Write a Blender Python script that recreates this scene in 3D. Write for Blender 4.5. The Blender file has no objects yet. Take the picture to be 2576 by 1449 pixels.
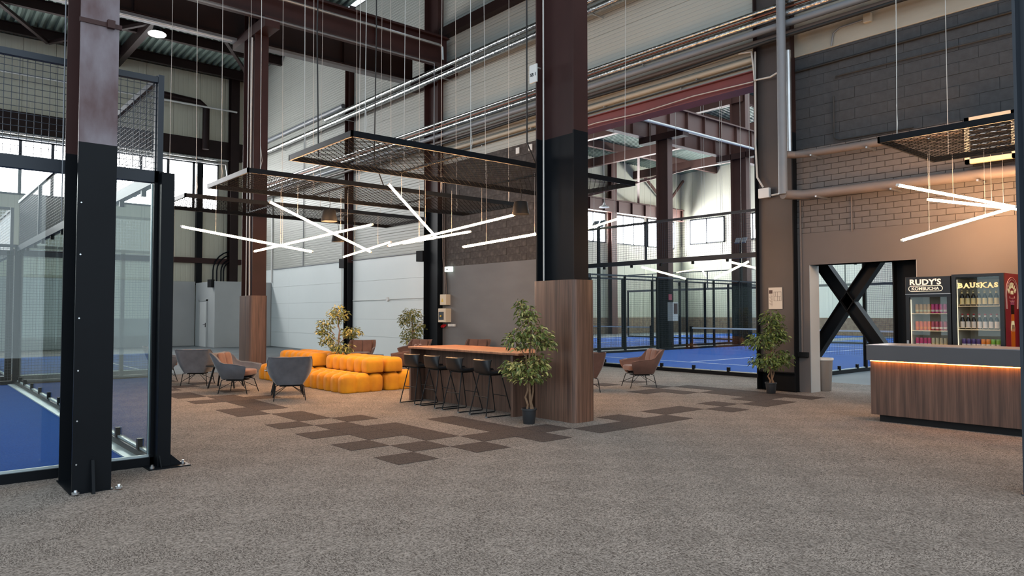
import bpy, math, random
from mathutils import Vector, Matrix

R = random.Random(11)
SC = bpy.context.scene
COL = SC.collection
PI = math.pi

# ---------------------------------------------------------------- camera
CAM_H = 1.542
F_PX = 1822.4
YAW, PITCH, ROLL = math.radians(40.44), math.radians(1.982), math.radians(-0.037)
_cp, _sp = math.cos(PITCH), math.sin(PITCH)
FW = Vector((math.sin(YAW) * _cp, math.cos(YAW) * _cp, _sp))
_rt = Vector((math.cos(YAW), -math.sin(YAW), 0))
_up = _rt.cross(FW)
RT = _rt * math.cos(ROLL) + _up * math.sin(ROLL)
UP = _up * math.cos(ROLL) - _rt * math.sin(ROLL)
cam_d = bpy.data.cameras.new('camera')
cam_d.sensor_width = 36.0
cam_d.lens = F_PX / 2576.0 * 36.0
cam_d.clip_end = 400
cam = bpy.data.objects.new('camera', cam_d)
COL.objects.link(cam)
cam.matrix_world = Matrix(((RT.x, UP.x, -FW.x, 0), (RT.y, UP.y, -FW.y, 0), (RT.z, UP.z, -FW.z, CAM_H), (0, 0, 0, 1)))
SC.camera = cam

# ---------------------------------------------------------------- sky, exposure
world = bpy.data.worlds.new('overcast_sky')
SC.world = world
world.use_nodes = True
bg = world.node_tree.nodes['Background']
bg.inputs['Color'].default_value = (0.78, 0.90, 1.0, 1)
bg.inputs['Strength'].default_value = 1.1
SC.view_settings.view_transform = 'Standard'
SC.view_settings.look = 'None'
SC.view_settings.gamma = 1.0
SC.view_settings.use_curve_mapping = False
SC.view_settings.exposure = 0.88
WINDOW_GLOW = 12.0
TUBE_GLOW = 80.0
try:
    SC.cycles.max_bounces = 6
    SC.cycles.diffuse_bounces = 3
    SC.cycles.glossy_bounces = 2
    SC.cycles.transmission_bounces = 4
    SC.cycles.transparent_max_bounces = 24
    SC.cycles.sample_clamp_indirect = 6.0
    SC.cycles.caustics_reflective = False
    SC.cycles.caustics_refractive = False
except Exception:
    pass

# ---------------------------------------------------------------- materials
def lin(h):
    h = h.lstrip('#')
    o = []
    for i in (0, 2, 4):
        c = int(h[i:i + 2], 16) / 255
        o.append(c / 12.92 if c <= .04045 else ((c + .055) / 1.055) ** 2.4)
    return (*o, 1)

MATS = {}

def mat(name, col, rough=.6, metal=0.0, var=0.0, vscale=4.0, stretch=(1, 1, 1), bump=0.0, bscale=60.0, col2=None, sheen=0.0, emit=0.0, spec=.5, coat=0.0, detail=4.0, sharp=None):
    """Principled material: two colours mixed by object-space noise, fine bump."""
    m = bpy.data.materials.new(name)
    m.use_nodes = True
    nt = m.node_tree
    b = nt.nodes['Principled BSDF']
    c = lin(col) if isinstance(col, str) else (*col, 1)
    b.inputs['Base Color'].default_value = c
    b.inputs['Roughness'].default_value = rough
    b.inputs['Metallic'].default_value = metal
    b.inputs['Specular IOR Level'].default_value = spec
    if sheen:
        b.inputs['Sheen Weight'].default_value = sheen
        b.inputs['Sheen Roughness'].default_value = .4
    if coat:
        b.inputs['Coat Weight'].default_value = coat
    if emit:
        b.inputs['Emission Color'].default_value = c
        b.inputs['Emission Strength'].default_value = emit
    tc = nt.nodes.new('ShaderNodeTexCoord')
    mp = nt.nodes.new('ShaderNodeMapping')
    mp.inputs['Scale'].default_value = stretch
    nt.links.new(tc.outputs['Object'], mp.inputs['Vector'])
    if var or col2:
        n = nt.nodes.new('ShaderNodeTexNoise')
        n.inputs['Scale'].default_value = vscale
        n.inputs['Detail'].default_value = detail
        nt.links.new(mp.outputs[0], n.inputs['Vector'])
        mx = nt.nodes.new('ShaderNodeMix')
        mx.data_type = 'RGBA'
        if col2:
            d = lin(col2) if isinstance(col2, str) else (*col2, 1)
            a = c
        else:
            a = tuple(min(1, x * (1 + var)) for x in c[:3]) + (1,)
            d = tuple(x * (1 - var) for x in c[:3]) + (1,)
        mx.inputs[6].default_value = a
        mx.inputs[7].default_value = d
        rp = nt.nodes.new('ShaderNodeMapRange')
        lo, hi = sharp if sharp else (.3, .7)
        rp.inputs['From Min'].default_value = lo
        rp.inputs['From Max'].default_value = hi
        nt.links.new(n.outputs['Fac'], rp.inputs['Value'])
        nt.links.new(rp.outputs[0], mx.inputs[0])
        nt.links.new(mx.outputs[2], b.inputs['Base Color'])
    if bump:
        n2 = nt.nodes.new('ShaderNodeTexNoise')
        n2.inputs['Scale'].default_value = bscale
        n2.inputs['Detail'].default_value = 3
        nt.links.new(mp.outputs[0], n2.inputs['Vector'])
        bp = nt.nodes.new('ShaderNodeBump')
        bp.inputs['Strength'].default_value = bump
        bp.inputs['Distance'].default_value = .01
        nt.links.new(n2.outputs['Fac'], bp.inputs['Height'])
        nt.links.new(bp.outputs[0], b.inputs['Normal'])
    MATS[name] = m
    return m

def ribbed(name, col, axis, period, rough=.5, depth=.6):
    """Sheet metal sandwich panel with fine pressed lines along one axis."""
    m = mat(name, col, rough, var=.05, vscale=.35)
    nt = m.node_tree
    b = nt.nodes['Principled BSDF']
    tc = nt.nodes.new('ShaderNodeTexCoord')
    w = nt.nodes.new('ShaderNodeTexWave')
    w.wave_type = 'BANDS'
    w.bands_direction = axis
    w.wave_profile = 'SIN'
    w.inputs['Scale'].default_value = 2 * PI / (20 * period)
    w.inputs['Distortion'].default_value = 0
    nt.links.new(tc.outputs['Object'], w.inputs['Vector'])
    mr = nt.nodes.new('ShaderNodeMapRange')
    mr.inputs['From Min'].default_value = 0
    mr.inputs['From Max'].default_value = .22
    nt.links.new(w.outputs['Fac'], mr.inputs['Value'])
    bp = nt.nodes.new('ShaderNodeBump')
    bp.inputs['Strength'].default_value = depth
    bp.inputs['Distance'].default_value = .012
    nt.links.new(mr.outputs[0], bp.inputs['Height'])
    nt.links.new(bp.outputs[0], b.inputs['Normal'])
    return m

def wood(name, dark, light, rough=.45):
    """Vertical wood grain: noise stretched along z, with wide board tones."""
    m = mat(name, light, rough, col2=dark, vscale=3.0, stretch=(4.5, 4.5, .22), detail=8, sharp=(.32, .68))
    nt = m.node_tree
    b = nt.nodes['Principled BSDF']
    tc = nt.nodes.new('ShaderNodeTexCoord')
    mp = nt.nodes.new('ShaderNodeMapping')
    mp.inputs['Scale'].default_value = (40, 40, 1.2)
    nt.links.new(tc.outputs['Object'], mp.inputs['Vector'])
    n = nt.nodes.new('ShaderNodeTexNoise')
    n.inputs['Scale'].default_value = 1.5
    n.inputs['Detail'].default_value = 5
    nt.links.new(mp.outputs[0], n.inputs['Vector'])
    mx = nt.nodes.new('ShaderNodeMix')
    mx.data_type = 'RGBA'
    mx.blend_type = 'MULTIPLY'
    mx.inputs[0].default_value = .7
    src = b.inputs['Base Color'].links[0].from_socket
    cr = nt.nodes.new('ShaderNodeMapRange')
    cr.inputs['From Min'].default_value = .35
    cr.inputs['From Max'].default_value = .6
    cr.inputs['To Min'].default_value = .5
    nt.links.new(n.outputs['Fac'], cr.inputs['Value'])
    nt.links.new(src, mx.inputs[6])
    nt.links.new(cr.outputs[0], mx.inputs[7])
    nt.links.new(mx.outputs[2], b.inputs['Base Color'])
    return m

def glass(name, tint, refl=.04):
    """Clear toughened glass pane: tinted see-through with a Schlick mirror part."""
    m = bpy.data.materials.new(name)
    m.use_nodes = True
    nt = m.node_tree
    for n in list(nt.nodes):
        if n.type != 'OUTPUT_MATERIAL':
            nt.nodes.remove(n)
    out = [n for n in nt.nodes if n.type == 'OUTPUT_MATERIAL'][0]
    tr = nt.nodes.new('ShaderNodeBsdfTransparent')
    tr.inputs[0].default_value = (*tint, 1)
    gl = nt.nodes.new('ShaderNodeBsdfGlossy')
    gl.inputs['Roughness'].default_value = 0.0
    gl.inputs['Color'].default_value = (.95, 1, .98, 1)
    lw = nt.nodes.new('ShaderNodeLayerWeight')
    lw.inputs['Blend'].default_value = .5
    pw = nt.nodes.new('ShaderNodeMath')
    pw.operation = 'POWER'
    pw.inputs[1].default_value = 5.0
    nt.links.new(lw.outputs['Facing'], pw.inputs[0])
    ma = nt.nodes.new('ShaderNodeMath')
    ma.operation = 'MULTIPLY_ADD'
    ma.inputs[1].default_value = 1 - refl
    ma.inputs[2].default_value = refl
    nt.links.new(pw.outputs[0], ma.inputs[0])
    mx = nt.nodes.new('ShaderNodeMixShader')
    nt.links.new(ma.outputs[0], mx.inputs[0])
    nt.links.new(tr.outputs[0], mx.inputs[1])
    nt.links.new(gl.outputs[0], mx.inputs[2])
    nt.links.new(mx.outputs[0], out.inputs['Surface'])
    MATS[name] = m
    return m

def glow(name, col, strength):
    m = bpy.data.materials.new(name)
    m.use_nodes = True
    nt = m.node_tree
    b = nt.nodes['Principled BSDF']
    b.inputs['Base Color'].default_value = (*col, 1)
    b.inputs['Emission Color'].default_value = (*col, 1)
    b.inputs['Emission Strength'].default_value = strength
    MATS[name] = m
    return m

def leafmat(name, c1, c2, c3):
    m = bpy.data.materials.new(name)
    m.use_nodes = True
    nt = m.node_tree
    b = nt.nodes['Principled BSDF']
    b.inputs['Roughness'].default_value = .5
    g = nt.nodes.new('ShaderNodeNewGeometry')
    o = nt.nodes.new('ShaderNodeObjectInfo')
    ad = nt.nodes.new('ShaderNodeMath')
    ad.operation = 'ADD'
    nt.links.new(g.outputs['Random Per Island'], ad.inputs[0])
    nt.links.new(o.outputs['Random'], ad.inputs[1])
    fr = nt.nodes.new('ShaderNodeMath')
    fr.operation = 'FRACT'
    nt.links.new(ad.outputs[0], fr.inputs[0])
    cr = nt.nodes.new('ShaderNodeValToRGB')
    cr.color_ramp.elements[0].color = lin(c1)
    cr.color_ramp.elements[1].color = lin(c3)
    e = cr.color_ramp.elements.new(.55)
    e.color = lin(c2)
    nt.links.new(fr.outputs[0], cr.inputs[0])
    nt.links.new(cr.outputs[0], b.inputs['Base Color'])
    b.inputs['Subsurface Weight'].default_value = 0
    MATS[name] = m
    return m


def carpet_mat(name, dark, light, check=.10):
    """Loop pile carpet tiles: flecked yarn, quarter-turned from tile to tile."""
    m = bpy.data.materials.new(name)
    m.use_nodes = True
    nt = m.node_tree
    b = nt.nodes['Principled BSDF']
    b.inputs['Roughness'].default_value = .95
    b.inputs['Specular IOR Level'].default_value = .08
    tc = nt.nodes.new('ShaderNodeTexCoord')
    off = nt.nodes.new('ShaderNodeMapping')
    off.inputs['Location'].default_value = (-3.925, -6.884, .123)
    nt.links.new(tc.outputs['Object'], off.inputs['Vector'])
    ck = nt.nodes.new('ShaderNodeTexChecker')
    ck.inputs['Scale'].default_value = 2.0
    nt.links.new(off.outputs[0], ck.inputs['Vector'])
    outs = []
    for st in ((130, 60, 1), (60, 130, 1)):
        mp = nt.nodes.new('ShaderNodeMapping')
        mp.inputs['Scale'].default_value = st
        mp.inputs['Rotation'].default_value = (0, 0, .5)
        nt.links.new(tc.outputs['Object'], mp.inputs['Vector'])
        vo = nt.nodes.new('ShaderNodeTexVoronoi')
        vo.inputs['Scale'].default_value = 1.3
        nt.links.new(mp.outputs[0], vo.inputs['Vector'])
        sp = nt.nodes.new('ShaderNodeSeparateColor')
        nt.links.new(vo.outputs['Color'], sp.inputs[0])
        outs.append(sp.outputs[0])
    mf = nt.nodes.new('ShaderNodeMix')
    mf.data_type = 'FLOAT'
    nt.links.new(ck.outputs['Fac'], mf.inputs[0])
    nt.links.new(outs[0], mf.inputs[2])
    nt.links.new(outs[1], mf.inputs[3])
    cr = nt.nodes.new('ShaderNodeMix')
    cr.data_type = 'RGBA'
    cr.inputs[6].default_value = lin(dark)
    cr.inputs[7].default_value = lin(light)
    nt.links.new(mf.outputs[0], cr.inputs[0])
    mr = nt.nodes.new('ShaderNodeMapRange')
    mr.inputs['To Min'].default_value = 1 - check
    mr.inputs['To Max'].default_value = 1.0
    nt.links.new(ck.outputs['Fac'], mr.inputs['Value'])
    mu = nt.nodes.new('ShaderNodeMix')
    mu.data_type = 'RGBA'
    mu.blend_type = 'MULTIPLY'
    mu.inputs[0].default_value = 1.0
    nt.links.new(cr.outputs[2], mu.inputs[6])
    nt.links.new(mr.outputs[0], mu.inputs[7])
    nt.links.new(mu.outputs[2], b.inputs['Base Color'])
    MATS[name] = m
    return m

carpet_mat('carpet', '#49423d', '#a0968d')
carpet_mat('carpet_dark', '#352e2b', '#5c524d', 0.0)
mat('floor_grey', '#656c70', .7, spec=.2, var=.12, vscale=.8)
mat('black_paint', '#101317', .42, var=.15, vscale=1.5, spec=.12)
mat('black_matt', '#0e0f11', .6, spec=.25)
mat('graphite_paint', '#2d333b', .45, var=.08, vscale=1.2, spec=.3)
mat('brown_paint', '#351f1d', .5, spec=.25, var=.2, vscale=1.3)
mat('brown_dark', '#271b1a', .5, spec=.2, var=.2, vscale=1.3)
mat('primer_worn', '#4a2f31', .42, col2='#746c73', vscale=2.2, stretch=(1, 1, .45), detail=12, sharp=(.44, .6))
mat('red_beam', '#6a3232', .5, var=.12, vscale=1.2)
mat('girder_brown', '#5c3f38', .5, var=.12, vscale=.9)
ribbed('panel_ribbed', '#9fa19a', 'Z', .1)
mat('panel_smooth', '#d4dbda', .5, var=.03, vscale=.4)
ribbed('panel_vertical', '#c6c6b4', 'X', .22, depth=.35)
ribbed('panel_vertical_y', '#dedece', 'Y', .3, depth=.3)
mat('seam', '#6d6f6b', .8)
mat('plaster_grey', '#656668', .75, var=.1, vscale=1.1, stretch=(1, .6, 1.6), bump=.12, bscale=7)
mat('plaster_taupe', '#5e5856', .8, var=.07, vscale=.9, bump=.08, bscale=9)
mat('plaster_light', '#a9acab', .8, var=.05, vscale=1)
mat('brick_paint', '#605b59', .75, var=.1, vscale=6, bump=.2, bscale=40)
mat('mortar', '#3d3734', .9)
mat('block_dark', '#36383b', .85, var=.18, vscale=9, bump=.5, bscale=45)
mat('block_brown', '#3a3533', .85, col2='#57524e', vscale=7, bump=.5, bscale=40, detail=8, sharp=(.5, .78))
mat('block_joint', '#303132', .9)
mat('concrete', '#99968b', .85, var=.12, vscale=2.2, stretch=(1, .4, 1), bump=.2, bscale=20)
wood('walnut', '#432f26', '#6d5143')
wood('walnut_panel', '#4c352b', '#785847')
wood('table_wood', '#8a5a40', '#a8714f')
mat('steel', '#c3c6c8', .3, metal=.9, var=.1, vscale=3)
mat('foil', '#d0d2d2', .25, metal=1.0, col2='#8d9091', vscale=14, bump=.9, bscale=22)
mat('pipe_grey', '#70757b', .45, var=.06, vscale=2)
mat('pipe_brown', '#4a3c35', .5)
mat('pipe_cream', '#a7a294', .55, var=.06, vscale=2)
mat('copper', '#7d4c3a', .4, metal=.6)
mat('pipe_taupe', '#6b625e', .6, var=.06, vscale=2)
mat('cable_white', '#b9b7b2', .6)
mat('cable_black', '#141414', .6)
mat('white_plastic', '#d2d3d0', .5)
mat('cream_plastic', '#c9b9a0', .5)
mat('turf_blue', '#0b4d9e', .85, var=.16, vscale=60, bump=.4, bscale=300, spec=.15, detail=2)
mat('line_white', '#dfe4e8', .8)
mat('alu', '#b8c6c8', .4, metal=.5)
glass('court_glass', (.955, .985, .975))
glass('fridge_glass', (.93, .95, .95), .03)
glow('daylight_window', (1.0, 1.0, 1.0), WINDOW_GLOW)
glow('daylight_window_hall', (1.0, 1.0, 1.0), WINDOW_GLOW * 1.9)
glow('tube_light', (1.0, .55, .26), TUBE_GLOW)
glow('tube_light_pale', (1.0, .9, .55), 5.0)
glow('led_amber', (1.0, .36, .05), 14.0)
glow('lamp_white', (1.0, .97, .9), 12.0)
glow('exit_green', (.75, .95, .85), 1.3)
mat('roof_deck', '#6f7f79', .5, metal=.3, var=.1, vscale=.7)
mat('velvet_grey', '#4d4f55', .8, sheen=.35, col2='#62636a', vscale=5, detail=5)
mat('velvet_brown', '#5c4138', .8, sheen=.3, col2='#6f5044', vscale=5, detail=5)
mat('velvet_orange', '#d48f00', .75, sheen=.10, col2='#bd7400', vscale=4, detail=5, bump=.15, bscale=120)
mat('mesh_black', '#0c0c0d', .8, spec=.06)
mat('black_plastic', '#17181a', .42)
mat('pot_black', '#26282b', .5)
mat('soil', '#2b211b', .95, bump=.5, bscale=60)
mat('bark', '#7a5f48', .85, var=.25, vscale=14, bump=.5, bscale=50)
leafmat('leaf', '#3f4f22', '#6c7434', '#b9ab6a')
leafmat('leaf_light', '#46552a', '#737a3c', '#b3a766')
leafmat('leaf_deep', '#34481f', '#55652c', '#7d8a45')
mat('counter_grey', '#47484c', .5, var=.05, vscale=2)
mat('counter_top', '#77767a', .35)
mat('fridge_black', '#121214', .3)
mat('fridge_inner', '#d9cdb8', .5)
mat('fridge_red', '#8e1620', .4)
mat('sign_cream', '#f2e8d6', .6, emit=.12)
mat('sign_gold', '#efd9a0', .6, emit=.10)
mat('sign_pale', '#e0a08a', .6)
mat('bin_grey', '#76716c', .55, var=.05, vscale=3)
mat('paper', '#cdbfae', .8)
mat('print_dark', '#55423c', .8)
mat('print_line', '#8b7d70', .8)
mat('yellow_sign', '#d8b43a', .6)
mat('red_socket', '#b01622', .5)
mat('beer_amber', '#d8620f', .4)
mat('can_metal', '#a9adb0', .35, metal=.8)
mat('bottle_brown', '#1d120c', .15)
mat('shelf_cream', '#e0c6a0', .5)
for n_, c_ in dict(can_orange='#c98a45', can_pink='#c43d78', can_fruit='#e0622c', can_lime='#8fae2f', can_rose='#a8495b', can_magenta='#c2305f', can_pearl='#b5a98c', can_violet='#4a2c6b', can_tangerine='#e27b1e', can_green='#7fb03a', label_beige='#d7bd85', label_white='#d8c6b8', cap_gold='#b8a27a').items():
    mat(n_, c_, .4)

# ---------------------------------------------------------------- mesh helpers
BOXF = [(0, 3, 2, 1), (4, 5, 6, 7), (0, 1, 5, 4), (1, 2, 6, 5), (2, 3, 7, 6), (3, 0, 4, 7)]

class MB:
    def __init__(s):
        s.v = []
        s.f = []

    def add(s, vs, fs):
        n = len(s.v)
        s.v += [tuple(p) for p in vs]
        s.f += [tuple(i + n for i in f) for f in fs]
        return s

    def box(s, x0, y0, z0, x1, y1, z1):
        x0, x1 = min(x0, x1), max(x0, x1)
        y0, y1 = min(y0, y1), max(y0, y1)
        z0, z1 = min(z0, z1), max(z0, z1)
        return s.add([(x0, y0, z0), (x1, y0, z0), (x1, y1, z0), (x0, y1, z0), (x0, y0, z1), (x1, y0, z1), (x1, y1, z1), (x0, y1, z1)], BOXF)

    def bar(s, a, b, w, h=None, up=(0, 0, 1)):
        """Rectangular bar from a to b; w across, h along up."""
        a, b = Vector(a), Vector(b)
        h = h or w
        d = (b - a).normalized()
        u = Vector(up)
        if abs(d.dot(u)) > .98:
            u = Vector((0, 1, 0)) if abs(d.y) < .9 else Vector((1, 0, 0))
        r = d.cross(u).normalized() * (w / 2)
        t = r.cross(d).normalized() * (h / 2)
        vs = [a - r - t, a + r - t, a + r + t, a - r + t, b - r - t, b + r - t, b + r + t, b - r + t]
        return s.add(vs, BOXF)

    def tube(s, pts, r, n=8, caps=True):
        pts = [Vector(p) for p in pts]
        rs = r if isinstance(r, (list, tuple)) else [r] * len(pts)
        m = len(s.v)
        prev = None
        for i, p in enumerate(pts):
            d = (pts[min(i + 1, len(pts) - 1)] - pts[max(i - 1, 0)]).normalized()
            if prev is None:
                u = Vector((0, 0, 1)) if abs(d.z) < .9 else Vector((1, 0, 0))
                x = d.cross(u).normalized()
            else:
                x = (prev - d * prev.dot(d)).normalized()
            prev = x
            y = d.cross(x)
            for k in range(n):
                t = 2 * PI * k / n
                s.v.append(tuple(p + (x * math.cos(t) + y * math.sin(t)) * rs[i]))
        for i in range(len(pts) - 1):
            for k in range(n):
                a = m + i * n + k
                b = m + i * n + (k + 1) % n
                s.f.append((a, b, b + n, a + n))
        if caps:
            s.f.append(tuple(m + k for k in range(n))[::-1])
            e = m + (len(pts) - 1) * n
            s.f.append(tuple(e + k for k in range(n)))
        return s

    def lathe(s, prof, cx=0, cy=0, n=24, cz=0):
        m = len(s.v)
        for r, z in prof:
            for k in range(n):
                t = 2 * PI * k / n
                s.v.append((cx + r * math.cos(t), cy + r * math.sin(t), cz + z))
        for i in range(len(prof) - 1):
            for k in range(n):
                a = m + i * n + k
                b = m + i * n + (k + 1) % n
                s.f.append((a, b, b + n, a + n))
        s.f.append(tuple(m + k for k in range(n))[::-1])
        e = m + (len(prof) - 1) * n
        s.f.append(tuple(e + k for k in range(n)))
        return s

    def prism(s, poly, z0, z1):
        n = len(poly)
        vs = [(x, y, z0) for x, y in poly] + [(x, y, z1) for x, y in poly]
        fs = [tuple(range(n))[::-1], tuple(range(n, 2 * n))]
        fs += [(i, (i + 1) % n, (i + 1) % n + n, i + n) for i in range(n)]
        return s.add(vs, fs)

    def prism_x(s, poly, x0, x1):
        """poly in (y,z), extruded along x."""
        n = len(poly)
        vs = [(x0, y, z) for y, z in poly] + [(x1, y, z) for y, z in poly]
        fs = [tuple(range(n)), tuple(range(n, 2 * n))[::-1]]
        fs += [((i + 1) % n, i, i + n, (i + 1) % n + n) for i in range(n)]
        return s.add(vs, fs)

    def grid(s, rows, closed=False):
        """rows: list of equal-length point lists -> quads."""
        m = len(s.v)
        c = len(rows[0])
        for r in rows:
            s.v += [tuple(p) for p in r]
        for i in range(len(rows) - 1):
            for k in range(c if closed else c - 1):
                a = m + i * c + k
                b = m + i * c + (k + 1) % c
                s.f.append((a, b, b + c, a + c))
        return s

    def rbox(s, cx, cy, cz, sx, sy, sz, r=.5, n=8, puff=None):
        """Cushion-like rounded box: a subdivided cube pushed to a superellipsoid blend."""
        idx = {}
        m = len(s.v)
        e = 2 + 2 * (1 - r) * 3
        def put(p):
            k = tuple(round(q, 5) for q in p)
            if k not in idx:
                l = (abs(p[0]) ** e + abs(p[1]) ** e + abs(p[2]) ** e) ** (1 / e)
                q = [c / l for c in p]
                if puff:
                    q = puff(q)
                idx[k] = len(s.v)
                s.v.append((cx + q[0] * sx / 2, cy + q[1] * sy / 2, cz + q[2] * sz / 2))
            return idx[k]
        lin_ = [-1 + 2 * i / n for i in range(n + 1)]
        for ax in range(3):
            for sg in (-1, 1):
                for i in range(n):
                    for j in range(n):
                        q = []
                        for (a, b) in ((i, j), (i + 1, j), (i + 1, j + 1), (i, j + 1)):
                            p = [0, 0, 0]
                            p[ax] = sg
                            p[(ax + 1) % 3] = lin_[a]
                            p[(ax + 2) % 3] = lin_[b]
                            q.append(put(p))
                        s.f.append(tuple(q) if sg > 0 else tuple(q[::-1]))
        return s

    def mesh(s, name, smooth=False, angle=40):
        me = bpy.data.meshes.new(name)
        me.from_pydata(s.v, [], s.f)
        me.validate()
        if smooth:
            for p in me.polygons:
                p.use_smooth = True
            me.set_sharp_from_angle(angle=math.radians(angle))
        me.update()
        return me

def M(m):
    return MATS[m] if isinstance(m, str) else m

def obj(name, mb, m, parent=None, smooth=False, bevel=0.0, angle=40, stuff=False):
    me = mb if isinstance(mb, bpy.types.Mesh) else mb.mesh(name, smooth, angle)
    if not me.materials:
        me.materials.append(M(m))
    o = bpy.data.objects.new(name, me)
    COL.objects.link(o)
    if parent:
        o.parent = parent
    if bevel:
        b = o.modifiers.new('edge', 'BEVEL')
        b.width = bevel
        b.segments = 2
        b.limit_method = 'ANGLE'
    if stuff:
        o['kind'] = 'stuff'
    return o

def wm(o):
    m = o.matrix_basis.copy()
    return wm(o.parent) @ o.matrix_parent_inverse @ m if o.parent else m

def wpart(name, mb, m, parent, **k):
    """A part given in world coordinates under a thing that stands at its own base (no rotation)."""
    o = obj(name, mb, m, None, **k)
    o.parent = parent
    o.matrix_parent_inverse = wm(parent).inverted()
    return o

def tag(o, label, cat, group=None, kind=None):
    o['label'] = label
    o['category'] = cat
    if group:
        o['group'] = group
    if kind:
        o['kind'] = kind
    return o

def thing(name, label, cat, loc=(0, 0, 0), rz=0.0, group=None, kind=None):
    o = bpy.data.objects.new(name, None)
    o.empty_display_size = .1
    COL.objects.link(o)
    o.location = loc
    o.rotation_euler = (0, 0, rz)
    return tag(o, label, cat, group, kind)

def dup(o, parent=None):
    c = o.copy()
    COL.objects.link(c)
    if parent:
        c.parent = parent
    for ch in list(o.children):
        dup(ch, c)
    return c

def struct(name, mb, m, label, cat, **k):
    o = obj(name, mb, m, **k)
    return tag(o, label, cat, kind='structure')

def seg(mb_args):
    b = MB()
    for a in mb_args:
        b.box(*a)
    return b

# ================================================================= THE SHELL
WX = 13.5          # plane of the long side wall
FY = 36.4          # far end wall
RX = 49.5          # far side wall of the hall beyond the opening

# ---- floor with inlaid dark carpet tiles
floor = struct('floor', seg([(-30, -14, -.12, WX + 2.4, FY + .3, 0)]), 'carpet', 'beige grey carpet floor of the lounge with darker inlaid tiles', 'floor')
floor2 = struct('floor', seg([(WX + 2.4, -14, -.12, RX + .3, FY + .3, -.003)]), 'floor_grey', 'pale grey smooth floor of the hall beyond the opening', 'floor')
floor3 = struct('floor', seg([(2.3, 19.4, .0005, WX, FY, .004)]), 'floor_grey', 'blue grey smooth floor strip before the far white wall', 'floor')
TX0, TY0 = 3.925, 6.884
tiles = '''0,0 -1,1 0,2 -2,0 -4,2 -3,2 -2,2 -3,1 -4,0 -4,1 -5,1 -6,2 -8,1 -7,1 -6,0 -14,1 -13,2 -13,1 -13,0 -12,1 -11,1 -10,1 -10,0 -9,0 -16,2 -16,0 -15,0 -19,1 -20,2 -22,1 -18,0
-4,4 -3,4 -2,4 -1,5 -1,4 -1,3 0,4 0,6 0,7 0,8 0,9 -1,8 -1,10 -1,11 0,12 -1,13 0,14 0,15 -1,15 -1,16 -2,16 -3,16 -3,17 -2,17 -4,17 -5,17 -1,17 0,17 -5,14 -5,15 -4,15 -6,16 -8,15 -9,14 -8,17 -10,15'''
tile_me = None
for t_ in tiles.split():
    i_, j_ = map(int, t_.split(','))
    if tile_me is None:
        tile_me = MB().box(.004, -.496, 0, .496, -.004, .004).mesh('carpet_tile')
        tile_me.materials.append(MATS['carpet_dark'])
    o = bpy.data.objects.new('carpet_tile', tile_me)
    COL.objects.link(o)
    o.parent = floor
    o.location = (TX0 + .5 * j_, TY0 - .5 * i_, 0)

# ---- long side wall x = WX : bays of sandwich panels, plaster, blocks, bricks
wall = struct('wall_right', seg([(WX + .06, 13.4, 0, WX + .28, FY, 13.6), (WX + .06, 8.0, 6.25, WX + .28, 13.4, 13.6), (WX + .06, 5.0, 2.47, WX + .34, 8.0, 13.6),
                                 (WX + .06, 6.95, 0, WX + .34, 8.0, 2.47), (WX + .06, -10, 0, WX + .34, 5.0, 13.6)]), 'seam', 'long side wall of pale panels, dark blocks, bricks and grey plaster', 'wall')

def panel(y0, y1, z0, z1, m):
    g = .003
    o = obj('panel', seg([(WX, y0 + g, z0 + g, WX + .08, y1 - g, z1 - g)]), m, wall)
    return o

ROWS = [0.0, .68, 1.32, 1.99, 2.75, 3.58, 4.4, 5.2, 6.0, 6.9, 7.81, 8.6, 9.4, 10.2, 11.0, 11.8, 12.6, 13.5]
for (ya, yb, zmin) in ((25.75, 31.3, 0), (31.3, FY, 0), (19.95, 25.35, 0), (13.4, 19.3, 6.35), (8.0, 13.4, 6.55), (1.5, 7.2, 7.35), (-5, 1.5, 7.35)):
    for a, b in zip(ROWS, ROWS[1:]):
        a2 = max(a, zmin)
        if b - a2 < .1:
            continue
        panel(ya, yb, a2, b, 'panel_smooth' if (b < 3.6 and zmin == 0) else 'panel_ribbed')

# plaster fields
obj('plaster', seg([(WX, 13.4, 0, WX + .1, 19.3, 3.03)]), 'plaster_grey', wall)
pl = MB()
pl.box(WX, 6.95, 0, WX + .34, 7.19, 3.09)
pl.box(WX, 5.0, 2.47, WX + .34, 6.95, 3.09)
pl.box(WX, -10, 0, WX + .34, 5.0, 3.09)
obj('plaster', pl, 'plaster_taupe', wall)
obj('door_jamb', seg([(WX + .012, 6.935, 0, WX + .36, 6.95, 2.47), (WX + .012, 5.0, 0, WX + .36, 5.015, 2.47)]), 'plaster_light', wall)
obj('concrete_band', seg([(WX - .02, -10, 6.6, WX + .1, 7.19, 7.35)]), 'concrete', wall, bevel=.015)

def courses(y_lo, y_hi, z_lo, z_hi, L, Hh, joint, mname, name, off=.5, depth=.05, jitter=.004):
    cache = {}
    z = z_lo
    k = 0
    while z < z_hi - .02:
        h = min(Hh, z_hi - z)
        y = y_hi + (L * off if k % 2 else 0)
        while y > y_lo + .02:
            a, b = max(y - L, y_lo), min(y, y_hi)
            y -= L
            if b - a < .04:
                continue
            key = (round(b - a, 3), round(h, 3))
            if key not in cache:
                me = MB().box(0, -(b - a) + joint / 2, joint / 2, depth + .03, -joint / 2, h - joint / 2).mesh(name)
                me.materials.append(MATS[mname])
                cache[key] = me
            o = bpy.data.objects.new(name, cache[key])
            COL.objects.link(o)
            o.parent = wall
            o.location = (WX + R.uniform(-jitter, jitter), b, z)
        z += Hh
        k += 1

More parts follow.
